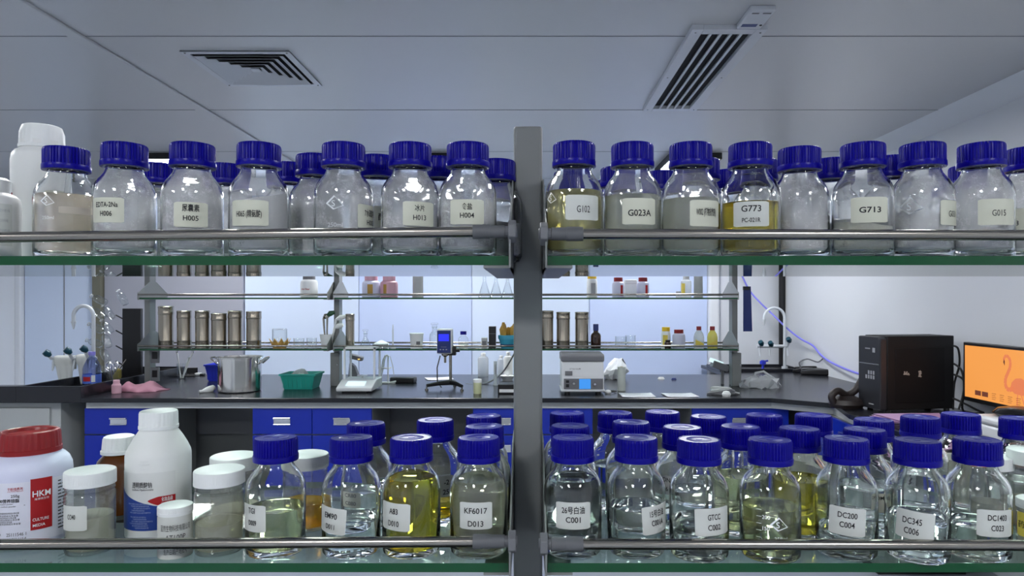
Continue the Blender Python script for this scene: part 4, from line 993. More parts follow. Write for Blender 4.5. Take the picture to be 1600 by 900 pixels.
# bay 3 upper and lower
plastic_jar(925, FU, .075, .165, 'white jar with yellow lid on the right upper far shelf', 'white', 'yellow', stripe=('grey_print', -.3, .6), capw=.85)
for x, n in ((966, 'left'), (1004.5, 'right')): plastic_jar(x, FU, .086, .142, 'white jar with red lid and red label stripe, %s of two' % n, 'lilac_w', 'red', stripe=('red_print', .25, .7))
t = put('white_box', 985, FU, 'plain white carton between the two red-lidded jars', 'box', d=4.9); MB().box(-.045, -.03, 0, .045, .03, .13).build('carton', M['white'], t, bevel=.006); MB().box(-.045, -.0305, .10, .045, -.03, .102).build('flap_line', M['grey_print'], t)
t = plastic_jar(1060, FU, .036, .045, 'tiny clear vial beside the yellow labelled jug', 'frost', 'grey_print', capw=.9)
t = plastic_jar(1072, FU, .075, .165, 'translucent jug with yellow side label on the right upper far shelf', 'frost', 'white', stripe=('label_y', -1.3, -.4), d=4.86, capw=.6)
t = put('grey_cylinder', 1091, FU, 'plain grey cylinder near the right far post', 'cylinder', d=4.86); lathe('tube', [(0, 0), (.030, 0), (.031, .003), (.031, .17), (.029, .174), (0, .174)], M['apron'], t, 24); lathe('end_cap', [(.0312, 0), (.033, 0), (.033, .01), (.0312, .01)], M['apron'], t, 24)
t = put('brown_bottle', 931, FS, 'dark brown glass bottle with blue cap on the far rack', 'bottle')
lathe('bottle_body', [(0, .002), (.033, 0), (.036, .005), (.036, .085), (.032, .098), (.017, .112), (.017, .135), (0, .135)], M['brown'], t, 32); lathe('cap', ribbed(.019, .122, .168), M['navy'], t, 48); flat_patch(t, 'label', .036, -.9, .9, .03, .07, M['brown'])
beaker(970, FS, .040, .082, 'glass beaker with a pinkish residue on the far rack'); beaker(985, FS, .036, .084, 'glass beaker just right of the residue beaker', d=4.9)
t = plastic_jar(1040.5, FS, .066, .145, 'white bottle with yellow cap and yellow label band on the far rack', 'white', 'yellow', stripe=('label_y', -.9, .2), d=4.85, capw=.85)
plastic_jar(1043.5, FS, .046, .060, 'small dark jar standing before the yellow capped bottle', 'brown', 'black', d=4.74)
plastic_jar(1060.5, FS, .090, .128, 'plain bluish white jar with dark red lid on the far rack', 'lilac_w', 'red', d=4.83)
for x, bm, n in ((1092, 'frost', 'translucent red-capped bottle with tilted yellow label'), (1113, 'yellow_l', 'yellow liquid bottle with red cap near the right far post')):
    t = put('squeeze_bottle', x, FS, n, 'bottle')
    lathe('bottle_body', [(0, .002), (.032, 0), (.036, .006), (.036, .075), (.030, .100), (.016, .122), (.016, .13), (0, .13)], M[bm], t, 28)
    lathe('cap', ribbed(.017, .125, .152), M['red'], t, 40)
    flat_patch(t, 'label', .036, -.9, .9, 0, 0, M['label_y'], .0006, 14, lambda f, k: (.012 if k == 0 else (.062 - .03 * f if bm == 'frost' else .03 + .03 * f)))

# ---------------------------------------------------------------- things on the far bench
def on(name, x, ybase, label, cat, group=None, yaw=0.0, z=BZ):
    """stand a thing on the bench where its foot shows at (x, ybase)"""
    d = (CZ - z) * F / (ybase - CY)
    return empty(name, (px(x, d), d, z), label, cat, group, yaw), d
# stock pot
t, d = on('stock_pot', 375, 611, 'shiny steel stock pot with two side handles on the far bench', 'pot'); r = 32 * d / F; h = H(557, 611, d)
lathe('pot_body', [(0, .003), (r * .95, 0), (r, .008), (r, h * .93), (r * 1.0, h * .96), (r * 1.07, h * .97), (r * 1.07, h), (r * .98, h), (r * .97, h * .92), (r * .97, .01), (0, .01)], M['steel_b'], t, 64)
for s in (-1, 1):
    MB().tube([(s * r * 1.0, -.035, h * .80), (s * (r + .035), -.035, h * .93), (s * (r + .045), -.03, h * .97), (s * (r + .045), .03, h * .97), (s * (r + .035), .035, h * .93), (s * r, .035, h * .80)], .006, 8).build('handle', M['steel_b'], t)
def basket(name, x, yb, w_, dp, h, label, m, holes=True):
    t, d = on(name, x, yb, label, 'basket')
    mb = MB(); a, c = w_ / 2, dp / 2; k = .80
    def ring(s, z): return [(-a * s, -c * s, z), (a * s, -c * s, z), (a * s, c * s, z), (-a * s, c * s, z)]
    vs = ring(k, 0) + ring(1, h) + ring(1.05, h) + ring(1.05, h - .012) + ring(.96, h) + ring(k * .96, .004)
    fs = [(3, 2, 1, 0)]
    for i in range(4):
        j = (i + 1) % 4; fs += [(i, j, 4 + j, 4 + i), (8 + i, 8 + j, 12 + j, 12 + i), (4 + i, 4 + j, 8 + j, 8 + i), (4 + j, 4 + i, 16 + i, 16 + j), (16 + j, 16 + i, 20 + i, 20 + j)]
    fs.append((20, 21, 22, 23)); mb.add(vs, fs); mb.build('basket_shell', m, t, smooth=0)
    g = MB()
    for i in range(int(w_ / .03)):
        xx = -a * .82 + i * .03
        g.obox((xx, -c * .915, h * .5), (.004, .006, h * .8), rx=-.0)
    g.build('basket_ribs', m, t, smooth=0)
    return t, d
basket('plastic_basket', 352, 594, .23, .18, .125, 'blue plastic basket half hidden behind the stock pot', M['basket'])
tb, db = basket('plastic_basket', 472, 606, .235, .20, .105, 'turquoise green plastic basket on the far bench', M['teal'])
t = empty('plastic_bag', tb.location + Vector((-.01, .0, .02)), 'crumpled clear plastic bag inside the green basket', 'bag')
m = MB(); rr = random.Random(5); bmv = []
m.lathe([(0, 0), (.06, 0), (.075, .05), (.05, .085), (.03, .10), (0, .105)], 14); m.v = [(a + rr.uniform(-.012, .012), b_ + rr.uniform(-.012, .012), max(0, c + rr.uniform(-.012, .012))) for a, b_, c in m.v]
m.build('bag_film', M['frost'], t, smooth=20)
# plain bits at the left
t, d = on('plastic_bottle', 182, 615, 'small pink plastic bottle at the sink corner', 'bottle')
lathe('bottle_body', [(0, 0), (.025, 0), (.028, .004), (.028, .055), (.020, .066), (0, .066)], M['pinkp'], t, 24); lathe('cap', ribbed(.019, .066, .088), M['pinkp'], t, 40)
def cloth(name, x, yb, w_, dp, h, label, m, seed, cat='cloth', z=BZ):
    t, d = on(name, x, yb, label, cat, z=z); rr = random.Random(seed); n, k = 22, 12
    ph = [rr.uniform(0, 6) for _ in range(6)]; vs = []; fs = []
    for i in range(n + 1):
        for j in range(k + 1):
            u, v = i / n * 2 - 1, j / k * 2 - 1
            e = max(0, 1 - u * u) * max(0, 1 - v * v)
            zz = h * (e ** .5) * (.55 + .25 * sin(5 * u + ph[0] + 2 * v) + .2 * sin(9 * u - 3 * v + ph[1])) * (1.15 - .45 * (u + 1) / 2 * 1.2)
            vs.append((u * w_ / 2 * (1 + .12 * sin(3 * v + ph[2])), v * dp / 2 * (1 + .15 * sin(4 * u + ph[3])), max(.003, zz)))
    for i in range(n):
        for j in range(k): a = i * (k + 1) + j; fs.append((a, a + k + 1, a + k + 2, a + 1))
    mb = MB().add(vs, fs); me = mb.mesh(name, m, 60); o = link(name, me, None, t.location); s = o.modifiers.new('s', 'SOLIDIFY'); s.thickness = .004; s.offset = -1
    tag(o, label, cat); bpy.data.objects.remove(t); return o
cloth('pink_cloth', 222, 610, .29, .20, .085, 'crumpled pink cloth on the far bench by the sink', M['pink'], 2)
t, d = on('plastic_scoop', 324, 613, 'white plastic scoop lying left of the stock pot', 'scoop')
MB().tube([(-.02, -.03, .010), (.0, 0, .014), (.012, .02, .018), (.020, .045, .028)], [.010, .022, .024, .016], 12).build('scoop_bowl', M['white'], t); MB().tube([(-.032, -.045, .010), (-.02, -.03, .010)], .010, 8).build('handle', M['white'], t)
# cloths over the left tap, water bottle, tool pot
def drape(name, x0, x1, y0, y1, d, label, m, seed):
    n, k = 10, 14; vs = []; fs = []; rr = random.Random(seed)
    c = P((x0 + x1) / 2, y0, d); t = link(name, None, None, c)
    for j in range(k + 1):
        v = j / k
        for i in range(n + 1):
            u = i / n - .5; wv = (x1 - x0) * d / F * (1 - .35 * v)
            vs.append((u * wv + .012 * v, -.016 - .012 * sin(pi * min(1, v * 3)) + .009 * sin(u * 14 + seed) * v, -v * H(y0, y1, d) * (1 - .25 * (u + .5) * (seed % 2))))
    # fold over the pipe
    for i in range(n + 1):
        u = i / n - .5; vs.append((u * (x1 - x0) * d / F, .018, .004))
    for i in range(n + 1):
        u = i / n - .5; vs.append((u * (x1 - x0) * d / F * .9, .022, -.09))
    for j in range(k):
        for i in range(n): a = j * (n + 1) + i; fs.append((a, a + 1, a + n + 2, a + n + 1))
    b0 = (k + 1) * (n + 1)
    for i in range(n): fs += [(i, b0 + i, b0 + i + 1, i + 1), (b0 + i, b0 + n + 1 + i, b0 + n + 2 + i, b0 + i + 1)]
    bpy.data.objects.remove(t)
    me = MB().add(vs, fs).mesh(name, m, 60); o = link(name, me, None, c); s = o.modifiers.new('s', 'SOLIDIFY'); s.thickness = .004
    return tag(o, label, 'cloth')
drape('draped_cloth', 87, 117, 557, 601, 4.75, 'wider off-white cloth draped over the left tap pipe', M['cloth'], 1)
drape('draped_cloth', 122, 140, 555, 600, 4.75, 'narrow off-white cloth hanging right beside the tap riser', M['cloth'], 2)
t = empty('water_bottle', (px(150, 4.55), 4.55, BZ - .0), 'clear blue drinking water bottle with bright label beside the sink', 'bottle')
t.location = (-2.95, 4.62, BZ - .03)
M['water'] = thin_glass('blue_tinted_plastic', (.62, .68, .92), (.4, .45, .7), .05)
lathe('bottle_body', [(0, 0), (.052, 0), (.055, .01), (.055, .17), (.050, .19), (.030, .235), (.018, .25), (.018, .27), (0, .27)], M['water'], t, 28)
lathe('cap', ribbed(.021, .262, .285), mat('lilac_cap', (.22, .20, .62), .4), t, 40)
lb = flat_patch(t, 'label', .0555, -2.6, 2.6, .075, .135, mat('bottle_wrap', (.08, .16, .62), .4)); flat_patch(lb, 'red_patch', .0562, -.5, .4, .09, .12, M['red_print']); flat_patch(lb, 'white_patch', .0562, .5, .9, .085, .13, M['white'])
MB().tube([(-.02, 0, -.03), (-.02, 0, .0)], .04, 12)
# drying board with pegs
t = empty('drying_board', (px(205, 5.1), 5.1, BZ), 'tall black drying board standing left of the far rack', 'board')
hb = pz(482, 5.1) - BZ
MB().box(-.068, 0, 0, .072, .03, hb).build('board', M['black'], t, bevel=.004)
for k in range(5):
    z = hb - .06 - k * .115
    MB().tube([(-.068, .015, z - .02), (-.115, .0, z + .012)], .005, 8).build('peg', M['rubber'], t)
rr = random.Random(9)
for k in range(11):
    row = k // 2; z = hb + .055 - row * .105; xx = -.12 - .05 * (k % 2) - .01 * row; ax = -.5 + rr.uniform(-.2, .2)
    if k >= 9: z = .075; xx = -.14 + .05 * (k - 9)
    if k == 0: xx = -.03
    q = empty('hanging_glassware', (t.location.x + xx, 5.06 - .03 * (k % 2), BZ + z), 'clear glass tube hanging on the black drying board, %s' % ('top of the board' if row == 0 else 'lower end near the sink' if k >= 9 else 'row %s from the top' % ('second', 'third', 'fourth', 'fifth')[min(3, row - 1)]) + (', right tube' if k % 2 == 0 else ', left tube'), 'glass tube', 'glassware on the drying board', 0)
    L_ = .05
    pr = [(0, -.035), (.022, -.028), (.027, 0), (.027, .045), (.022, .062), (.010, .070), (.010, .09)]
    ob = MB().lathe(pr + [(max(0, r - .003), z_) for r, z_ in reversed(pr)], 18).build('tube_glass', M['glass2'], q); ob.rotation_euler = (0, ax - .6 * (k % 2), 0)
    rimo = MB().lathe([(.010, .088), (.015, .088), (.015, .094), (.010, .094)], 18).build('rim', M['frost'], q); rimo.rotation_euler = ob.rotation_euler
t, d = on('tool_pot', 178, 592, 'clear pot of yellow tools and scissors beside the drying board', 'pot')
t.location = (px(178, 4.9), 4.9, BZ); 
lathe('pot', [(0, .002), (.045, 0), (.05, .1), (.047, .1), (.043, .005), (0, .005)], M['pet'], t, 24)
t2 = empty('scissors', (px(176, 4.9), 4.9, BZ + .01), 'scissors with ring handles standing in the clear tool pot', 'scissors')
for s in (-1, 1):
    MB().tube([(0, 0, 0), (s * .012, 0, .10)] + [(s * (.026 - .018 * cos(2 * pi * q / 12)), .0, .125 + .024 * sin(2 * pi * q / 12)) for q in range(13)], .004, 8).build('blade', M['chrome'], t2)
t3 = empty('yellow_tool', (px(182, 4.9), 4.9, BZ + .01), 'olive yellow tool bundle in the clear tool pot', 'tool')
MB().tube([(.0, 0, 0), (.005, 0, .05), (.022, 0, .10)], [.02, .028, .012], 10).build('grip', mat('olive_yellow', (.28, .24, .06), .5), t3); MB().tube([(.022, 0, .10), (.07, 0, .17)], .004, 8).build('shank', M['steel'], t3)
# utensil jar with droppers
t, d = on('glass_jar', 284, 592, 'clear glass jar holding glass rods behind the pink cloth', 'jar')
lathe('jar_glass', [(0, .002), (.034, 0), (.036, .12), (.033, .12), (.031, .006), (0, .006)], M['glass2'], t, 24)
for k, (a, b_, hh) in enumerate(((-.02, -.035, .20), (.015, .085, .20), (.02, .05, .16))):
    q = empty('glass_rod', t.location + Vector((0, 0, .008)), 'white tipped rod leaning in the glass jar, %s' % ('left', 'far right', 'between the other two')[k], 'rod', 'rods in the glass jar')
    MB().tube([(a * .4, .0, 0), (b_, .005 * k, hh)], .006, 8).build('rod', M['white'], q); MB().lathe([(0, -.012), (.011, -.006), (.011, .006), (0, .012)], 12, (b_, .005 * k, hh)).build('tip', M['chrome'], q)
t, d = on('black_tray', 272, 588, 'black ribbed mat at the back of the far bench left', 'mat', yaw=.25)
MB().box(-.16, -.07, 0, .16, .07, .012).build('mat_base', M['black'], t, bevel=.003)
MB().box(-.16, .06, .012, .16, .07, .06).build('mat_lip', M['black'], t, bevel=.003)
t, d = on('small_remote', 308, 587, 'small black and white device lying behind the stock pot', 'device'); MB().box(-.06, -.02, 0, .06, .02, .018).build('case', M['black'], t, bevel=.005); MB().box(-.01, -.021, .004, .03, .018, .022).build('window', M['white'], t, bevel=.002)
# analytical balance
t, d = on('analytical_balance', 554, 614, 'white lab balance with clear draught shield on the far bench', 'balance')
k = d / F; W = 56 * k
mb = MB(); mb.prism([(-.02, .012), (.13, .012), (.30, .012), (.30, .075), (.13, .075), (.10, .07), (-.02, .035)], lambda u, v, tt: (-W / 2 + W * tt, u, v)); mb.build('base', M['device'], t, smooth=0, bevel=.006)
MB().box(-W * .36, .004, .0, W * .30, .25, .014).build('foot_plate', M['black'], t)
o = MB(); f = lambda u, v: (u, -.02 + .12 * v, .0355 + .035 * v + .0012)
o.quad((-.062, .0, .0425), (.062, .0, .0425), (.062, .075, .0642), (-.062, .075, .0642)); o.v = [(a, b_, c + .004) for a, b_, c in o.v]; o.build('display', M['lcd_pale'], t, smooth=0)
zt = H(540, 614, d) - .02
fr = MB()
for sx in (-1, 1):
    for yy in (.13, .29): fr.box(sx * .10 - .006, yy - .006, .075, sx * .10 + .006, yy + .006, zt)
fr.box(-.106, .124, zt - .012, .106, .296, zt)
fr.build('shield_frame', M['device'], t, smooth=0)
for (a, b_, c, e) in ((-.1, .13, .1, .13), (-.1, .29, .1, .29), (-.1, .13, -.1, .29), (.1, .13, .1, .29)):
    MB().quad((a, b_, .075), (c, e, .075), (c, e, zt - .01), (a, b_, zt - .01)).build('shield_glass', M['glass2'], t, smooth=0)
MB().lathe([(0, .09), (.035, .09), (.036, .095), (0, .096)], 24, (0, .21, 0)).lathe([(.006, .075), (.006, .09), (0, .09)], 10, (0, .21, 0)).build('weighing_pan', M['steel_b'], t)
# microscope-like grey stand behind the balance
t, d = on('clamp_stand', 551, 592, 'dark grey instrument arm with a small amber light behind the balance', 'instrument')
MB().prism([(-.03, 0), (.06, 0), (.02, .10), (-.005, .12), (-.02, .12)], lambda u, v, tt: (u, -.03 + .06 * tt, v)).build('body', M['grey_m'], t, smooth=0, bevel=.004)
MB().obox((.03, 0, .165), (.10, .06, .035), ry=.25).build('head', M['grey_m'], t, bevel=.008); MB().lathe([(0, -.006), (.008, -.005), (.009, .002)], 10, (.055, -.03, .155)).build('indicator', mat('amber_light', (.8, .5, .1), .4, emit=(1, .6, .15), es=1.0), t)
# wire stand, charger
t, d = on('wire_stand', 602, 599, 'slim white wire rack holding a thin tube next to the balance', 'rack')
h = H(555, 599, d); m = MB()
m.tube([(-.05, 0, 0), (-.015, 0, h * .85), (0, 0, h), (.02, 0, h), (.02, 0, 0)], .005, 8); m.tube([(-.05, .06, 0), (-.015, .06, h * .85), (0, .06, h)], .005, 8); m.tube([(-.055, 0, .11), (.03, 0, .11), (.03, .06, .11)], .005, 8); m.tube([(-.06, 0, 0), (.07, 0, 0), (.07, .06, 0), (-.06, .06, 0)], .006, 8, closed=True)
m.build('frame', M['device'], t); MB().tube([(.0, 0, h), (.035, 0, h * .95), (.055, 0, h * .6), (.06, .01, h * .3)], .003, 6).build('hose', M['frost'], t)
t, d = on('power_adapter', 630, 598, 'flat black power adapter box with white cable on the far bench', 'adapter', yaw=-.15)
MB().box(-.09, -.04, 0, .09, .05, .042).build('case', M['black'], t, bevel=.008); MB().tube([(-.04, -.045, .015), (-.08, -.09, .008), (-.20, -.08, .006), (-.30, -.06, .008)], .006, 8).build('cable', M['cable_w'], t)
# viscometer
t, d = on('viscometer', 694, 609, 'blue and white viscometer meter on a black three-foot stand', 'viscometer')
k = d / F; z = lambda y: (609 - y) * k
MB().tube([(.036, .06, .03), (.036, .06, z(548))], .010, 14).build('column', M['steel'], t)
MB().box(-.022, .03, z(556), .075, .085, z(543)).build('clamp', M['black'], t, bevel=.004)
MB().tube([(.075, .05, z(548)), (.10, .05, z(548))], .013, 12).build('clamp_knob', M['black'], t)
hd_ = MB().box(-.050, .0, z(553), .052, .09, z(514)).build('head', M['device'], t, bevel=.008)
pn = MB().box(-.047, -.003, z(551.5), .044, .0, z(516.5)).build('front_panel', M['navy'], t, bevel=.001)
MB().box(-.037, -.006, z(533), .032, -.003, z(522)).build('display', M['lcd_blue'], pn)
m = MB(); fn = lambda u, v: (u - .003, -.0034, z(542) + v); add_text(m, 'Viscometer', .006, fn); [m.quad(*[(a, -.0036, c) for a, c in ((-.03 + q * .02, z(547)), (-.02 + q * .02, z(547)), (-.02 + q * .02, z(545.5)), (-.03 + q * .02, z(545.5)))]) for q in range(3)]
m.build('keys_and_print', M['grey_print'], pn, smooth=0)
MB().lathe([(0, -.05), (.008, -.05), (.008, -.01), (.022, 0), (.022, .02), (0, .02)], 14, (.002, .04, z(556))).build('spindle_hub', M['steel'], t)
MB().tube([(-.03, .03, z(556)), (-.05, .02, z(575)), (-.048, .02, .05), (-.02, .02, .012)], .004, 8).build('cable', M['rubber'], t)
for a, c, e, f in ((.036, .06, -.115, -.02), (.036, .06, .125, -.05), (.036, .06, .05, .20)):
    fo = MB().tube([(a, c, .042), ((a + e) / 2, (c + f) / 2, .040), (e, f, .030)], [.018, .014, .011], 10).build('foot', M['black'], t)
    MB().lathe([(0, 0), (.012, 0), (.012, .010), (.005, .012), (.005, .026), (0, .026)], 14, (e, f, 0)).build('levelling_screw', M['steel'], fo)
def sheet(x, yb, w_, dp, label, yaw=0.0, m='paper', lines=0, name='paper_sheet'):
    t, d = on(name, x, yb, label, 'paper', yaw=yaw)
    vs = []; n = 6
    for i in range(n + 1):
        for j in range(2): u = i / n - .5; vs.append((u * w_, (j - .5) * dp, .002 + .003 * (abs(u) * 2) ** 3))
    me = MB().add(vs, [(2 * i, 2 * i + 2, 2 * i + 3, 2 * i + 1) for i in range(n)]).build('sheet', M[m], t)
    s = me.modifiers.new('s', 'SOLIDIFY'); s.thickness = .0006
    if lines:
        g_ = MB()
        for k in range(lines): y_ = dp * (.38 - .76 * k / max(1, lines - 1)); g_.quad((-w_ * .38, y_, .0068), (w_ * (.38 - .12 * (k % 3)), y_, .0068), (w_ * (.38 - .12 * (k % 3)), y_ + dp * .025, .0068), (-w_ * .38, y_ + dp * .025, .0068))
        g_.build('print_lines', M['grey_print'], t, smooth=0)
sheet(686, 592, .20, .17, 'white paper sheet lying behind the viscometer foot', .3)
sheet(995, 618, .21, .19, 'printed paper sheet on the far bench, left of two', .0, lines=7); sheet(1062, 618, .20, .18, 'printed paper sheet on the far bench, right of two', .05, lines=6)
# plastic bottles
for x, yb, r, h, nm, lb in ((755, 588, .042, .18, 'frost', 'translucent wash bottle with a white cap on the far bench'), (783, 588, .030, .16, 'frost', 'narrow translucent bottle beside the wash bottle'), (794, 592, .036, .20, 'white_s', 'tall white bottle partly behind the foreground post')):
    t, d = on('plastic_bottle', x, yb, lb, 'bottle'); lathe('bottle_body', [(0, 0), (r * .95, 0), (r, .005), (r, h * .78), (r * .8, h * .86), (r * .4, h * .9), (r * .4, h * .95), (0, h * .95)], M[nm], t, 28); lathe('cap', ribbed(r * .45, h * .9, h * 1.03), M['white'], t, 40)
t, d = on('measuring_cylinder', 774, 602, 'thin white measuring tube with scale on the far bench', 'cylinder'); lathe('tube', [(0, 0), (.018, 0), (.018, .006), (.012, .008), (.012, .17), (0, .17)], M['frost'], t, 18); flat_patch(t, 'scale', .012, -.6, .6, .08, .15, M['grey_print'])
t, d = on('sample_vial', 746, 615, 'cream filled vial with white lid in front of the wash bottle', 'vial'); lathe('vial_body', [(0, 0), (.024, 0), (.026, .004), (.026, .072), (0, .072)], mat('cream_vial', (.62, .66, .40), .35), t, 24); lathe('lid', ribbed(.0275, .072, .094), M['white'], t, 50)
t, d = on('hotplate', 795, 615, 'small black and white instrument box at the foreground post', 'instrument'); MB().box(-.07, -.03, 0, .10, .10, .062).build('case', M['black'], t, bevel=.004); MB().box(-.06, -.032, .012, .1, -.03, .032).build('panel', M['white'], t)
t, d = on('dish', 793, 594, 'white round dish behind the black instrument box', 'dish'); lathe('bowl', [(0, .004), (.03, 0), (.06, .035), (.057, .035), (.028, .006), (0, .006)], M['white'], t, 28); lathe('foot_ring', [(.028, 0), (.032, 0), (.032, .004)], M['white'], t, 28)
ca = MB(); ca.cable([P(728, 600, 4.95) + Vector((0, 0, -.0)), P(750, 601, 4.9), P(770, 594, 4.95), P(785, 582, 5.0), P(796, 566, 5.0), P(806, 548, 5.0)], .006, 8); o = ca.build('cable', M['grey_m']); tag(o, 'grey cable rising from the bench to the foreground post', 'cable')
# centrifuge
t, d = on('centrifuge', 911, 616, 'white benchtop centrifuge with dark lid and glowing blue display', 'centrifuge')
k = d / F; z = lambda y: (616 - y) * k; W = 66 * k
b1 = MB(); b1.prism([(0, .022), (.26, .022), (.26, z(566)), (.03, z(566)), (.012, z(588)), (0, z(590))], lambda u, v, tt: (-W / 2 + W * tt, u, v)); b1.build('housing', M['device'], t, smooth=0, bevel=.006)
MB().prism([(.022, z(566) + .001), (.26, z(566) + .001), (.26, z(553)), (.04, z(554)), (.018, z(557))], lambda u, v, tt: (-W / 2 - .004 + (W + .008) * tt, u, v)).build('lid', M['grey_m'], t, smooth=0, bevel=.008)
MB().box(-W / 2 - .006, -.012, .016, W / 2 + .006, .27, .03).build('base_plate', M['device'], t, bevel=.006)
pn = MB().box(-W / 2 + .012, -.006, z(608), W / 2 - .008, 0.0, z(591.5)).build('control_panel', M['grey_m'], t, bevel=.002)
MB().box(-.025, -.009, z(607.5), .048, -.006, z(592)).build('display', M['lcd_cyan'], pn); m = MB(); m.lathe([(0, .012), (.008, .012), (.012, 0)], 14); kb = m.build('knob', M['chrome'], pn); kb.rotation_euler = (pi / 2, 0, 0); kb.location = (.075, -.006, z(600)); k2 = kb.copy(); COL.objects.link(k2); k2.parent = pn; k2.location = (-.06, -.006, z(599))
MB().box(-.11, -.009, z(605), -.09, -.006, z(600)).box(-.11, -.009, z(598), -.09, -.006, z(594)).build('switch', M['black'], pn)
m = MB(); fn = lambda u, v: (u - .05, .006, z(576.5) + v); add_text(m, 'LP Vor-mix/M', .009, fn, .02); m.quad((-.115, .003, z(587)), (-.068, .003, z(587)), (-.068, .003, z(580)), (-.115, .003, z(580))); m.build('lettering', M['grey_m'], t, smooth=0)
for sx in (-.1, .1): MB().lathe([(0, 0), (.018, 0), (.018, .018), (0, .018)], 14, (sx, .03, 0)).build('rubber_foot', M['rubber'], t)
# bag, roll, mouse, cable
t, d = on('crumpled_bag', 958, 592, 'crumpled white plastic bag behind the centrifuge', 'bag'); m = MB(); rr = random.Random(12)
m.lathe([(0, 0), (.05, 0), (.085, .03), (.09, .07), (.06, .11), (.03, .15), (0, .16)], 14); m.v = [(a + rr.uniform(-.02, .02) + (c * .3), b_ + rr.uniform(-.02, .02), max(0, c + rr.uniform(-.015, .015))) for a, b_, c in m.v]; m.build('bag_film', M['paper'], t, smooth=15); m2 = MB().tube([(.02, -.08, .01), (.05, -.11, .015), (.06, -.09, .04)], .006, 6); m2.build('bag_tie', M['paper'], t)
t, d = on('paper_roll', 971, 610, 'upright pale roll standing right of the centrifuge', 'roll'); lathe('roll', [(.012, 0), (.027, 0), (.027, .158), (.012, .158)], mat('pale_roll', (.56, .60, .56), .6), t, 28); lathe('core', [(.010, .0), (.0125, 0), (.0125, .159), (.010, .159)], M['gold'], t, 20)
t, d = on('white_mouse', 950, 615, 'small white plastic piece at the centrifuge foot', 'plastic piece'); MB().lathe([(0, 0), (.018, .002), (.022, .012), (.015, .022), (0, .026)], 18).build('shell', M['white'], t); MB().tube([(.01, .01, .012), (.06, .05, .008), (.05, .09, .006), (-.02, .10, .006)], .004, 6).build('lead', M['rubber'], t)
t, d = on('white_button', 1033, 592, 'small white cap lying at the back of the bench', 'cap'); lathe('cap_shell', [(0, .016), (.02, .014), (.024, 0)], M['white'], t, 18); lathe('rim', [(.024, 0), (.027, 0), (.026, .004)], M['white'], t, 18)
t, d = on('blue_button', 1053, 593, 'small blue cap lying at the back of the bench', 'cap'); lathe('cap_shell', [(0, .014), (.016, .012), (.018, 0)], M['navy'], t, 18); lathe('rim', [(.018, 0), (.021, 0), (.02, .004)], M['navy'], t, 18)
# tangled cables at the right post
def coil(name, x, yb, rad, loops, r, m, label, seed, h=.03, cat='cable', ry_=.8):
    t, d = on(name, x, yb, label, cat); rr = random.Random(seed); pts = []
    N = loops * 16
    for i in range(N + 1):
        a = 2 * pi * i / 16; q = rad * (.75 + .25 * sin(i * .37 + seed)); pts.append((q * cos(a) + rr.uniform(-.006, .006), ry_ * q * sin(a) * .7, r + h * (i / N) * abs(sin(i * .21 + seed))))
    o = MB().tube(pts, r, 7).build(name, M[m]); o.location = t.location; bpy.data.objects.remove(t); return tag(o, label, cat)
coil('coiled_cable', 1128, 617, .105, 4, .005, 'grey_m', 'dark thin cable coiled at the foot of the right far post', 1)
coil('coiled_cable', 1122, 612, .085, 3, .006, 'cable_w', 'white cable lying in loops left of the right far post', 2)
t, d = on('white_plug', 1135, 619, 'white plug end lying in front of the cable loops', 'plug'); lathe('plug_body', [(0, 0), (.024, 0), (.028, .014), (.018, .030), (0, .034)], M['white'], t, 20); MB().tube([(0, .01, .02), (.04, .05, .02), (.1, .06, .01)], .005, 6).build('lead', M['cable_w'], t)
t = empty('desk_phone', (px(1122, 4.9), 4.93, BZ), 'dark grey instrument on an arm at the right far post', 'instrument')
MB().obox((.02, 0, pz(572, 4.93) - BZ), (.12, .08, .05), ry=.35).build('body', M['grey_m'], t, bevel=.006); MB().tube([(.04, 0, 0), (.04, 0, .12)], .012, 10).build('stem', M['grey_m'], t); MB().obox((-.01, -.02, pz(565, 4.93) - BZ), (.10, .01, .03), ry=.35).build('screen', M['lcd_pale'], t)
t = empty('folder', (px(1158, 4.87), 4.87, pz(517, 4.87)), 'navy board hanging on the right side of the far rack', 'board'); MB().prism([(-.03, 0), (.03, 0), (.02, .315), (-.03, .315)], lambda u, v, tt: (u + .02, -.09 + .012 * tt, v)).build('board', M['navy'], t, smooth=0); MB().box(-.012, -.10, .29, .03, -.075, .315).build('clip', M['black'], t)
# right corner: pipe, sink edge, bags
o = MB().tube([(px(1222, 6.38), 6.38, BZ), (px(1222, 6.38), 6.38, ZC)], .030, 16).build('drain_pipe', M['black']); tag(o, 'black vertical pipe in the far right wall corner', 'pipe')
t = empty('lab_sink', (1.98, 5.98, BZ), 'black raised-edge cup sink in the far right bench corner', 'sink')
m = MB(); m.box(-.36, -.22, 0, .34, -.20, .026).box(-.36, .20, 0, .34, .22, .026).box(-.36, -.20, 0, -.34, .20, .026).box(.32, -.20, 0, .34, .20, .026); m.build('sink_rim', M['bench'], t, smooth=0, bevel=.003); MB().box(-.34, -.2, .0005, .32, .2, .004).build('basin', M['black'], t)
def film(x, yb, r, h, label, seed, m='frost'):
    t, d = on('plastic_bag', x, yb, label, 'bag'); mb = MB(); rr = random.Random(seed)
    mb.lathe([(0, 0), (r * .8, 0), (r, h * .25), (r * .9, h * .6), (r * .5, h * .9), (0, h)], 22); mb.v = [(a * 1.6 + rr.uniform(-.022, .022), b_ * .8 + rr.uniform(-.02, .02), max(0, c + rr.uniform(-.018, .018))) for a, b_, c in mb.v]
    mb.build('bag_film', M[m], t, smooth=15); MB().tube([(r * .8, -r * .3, h * .9), (r * .2, -r * .2, h * 1.35), (-r * .4, 0, h * 1.2), (-r * .5, 0, h * .8)], .008, 8).build('bag_loop', M[m], t); return t
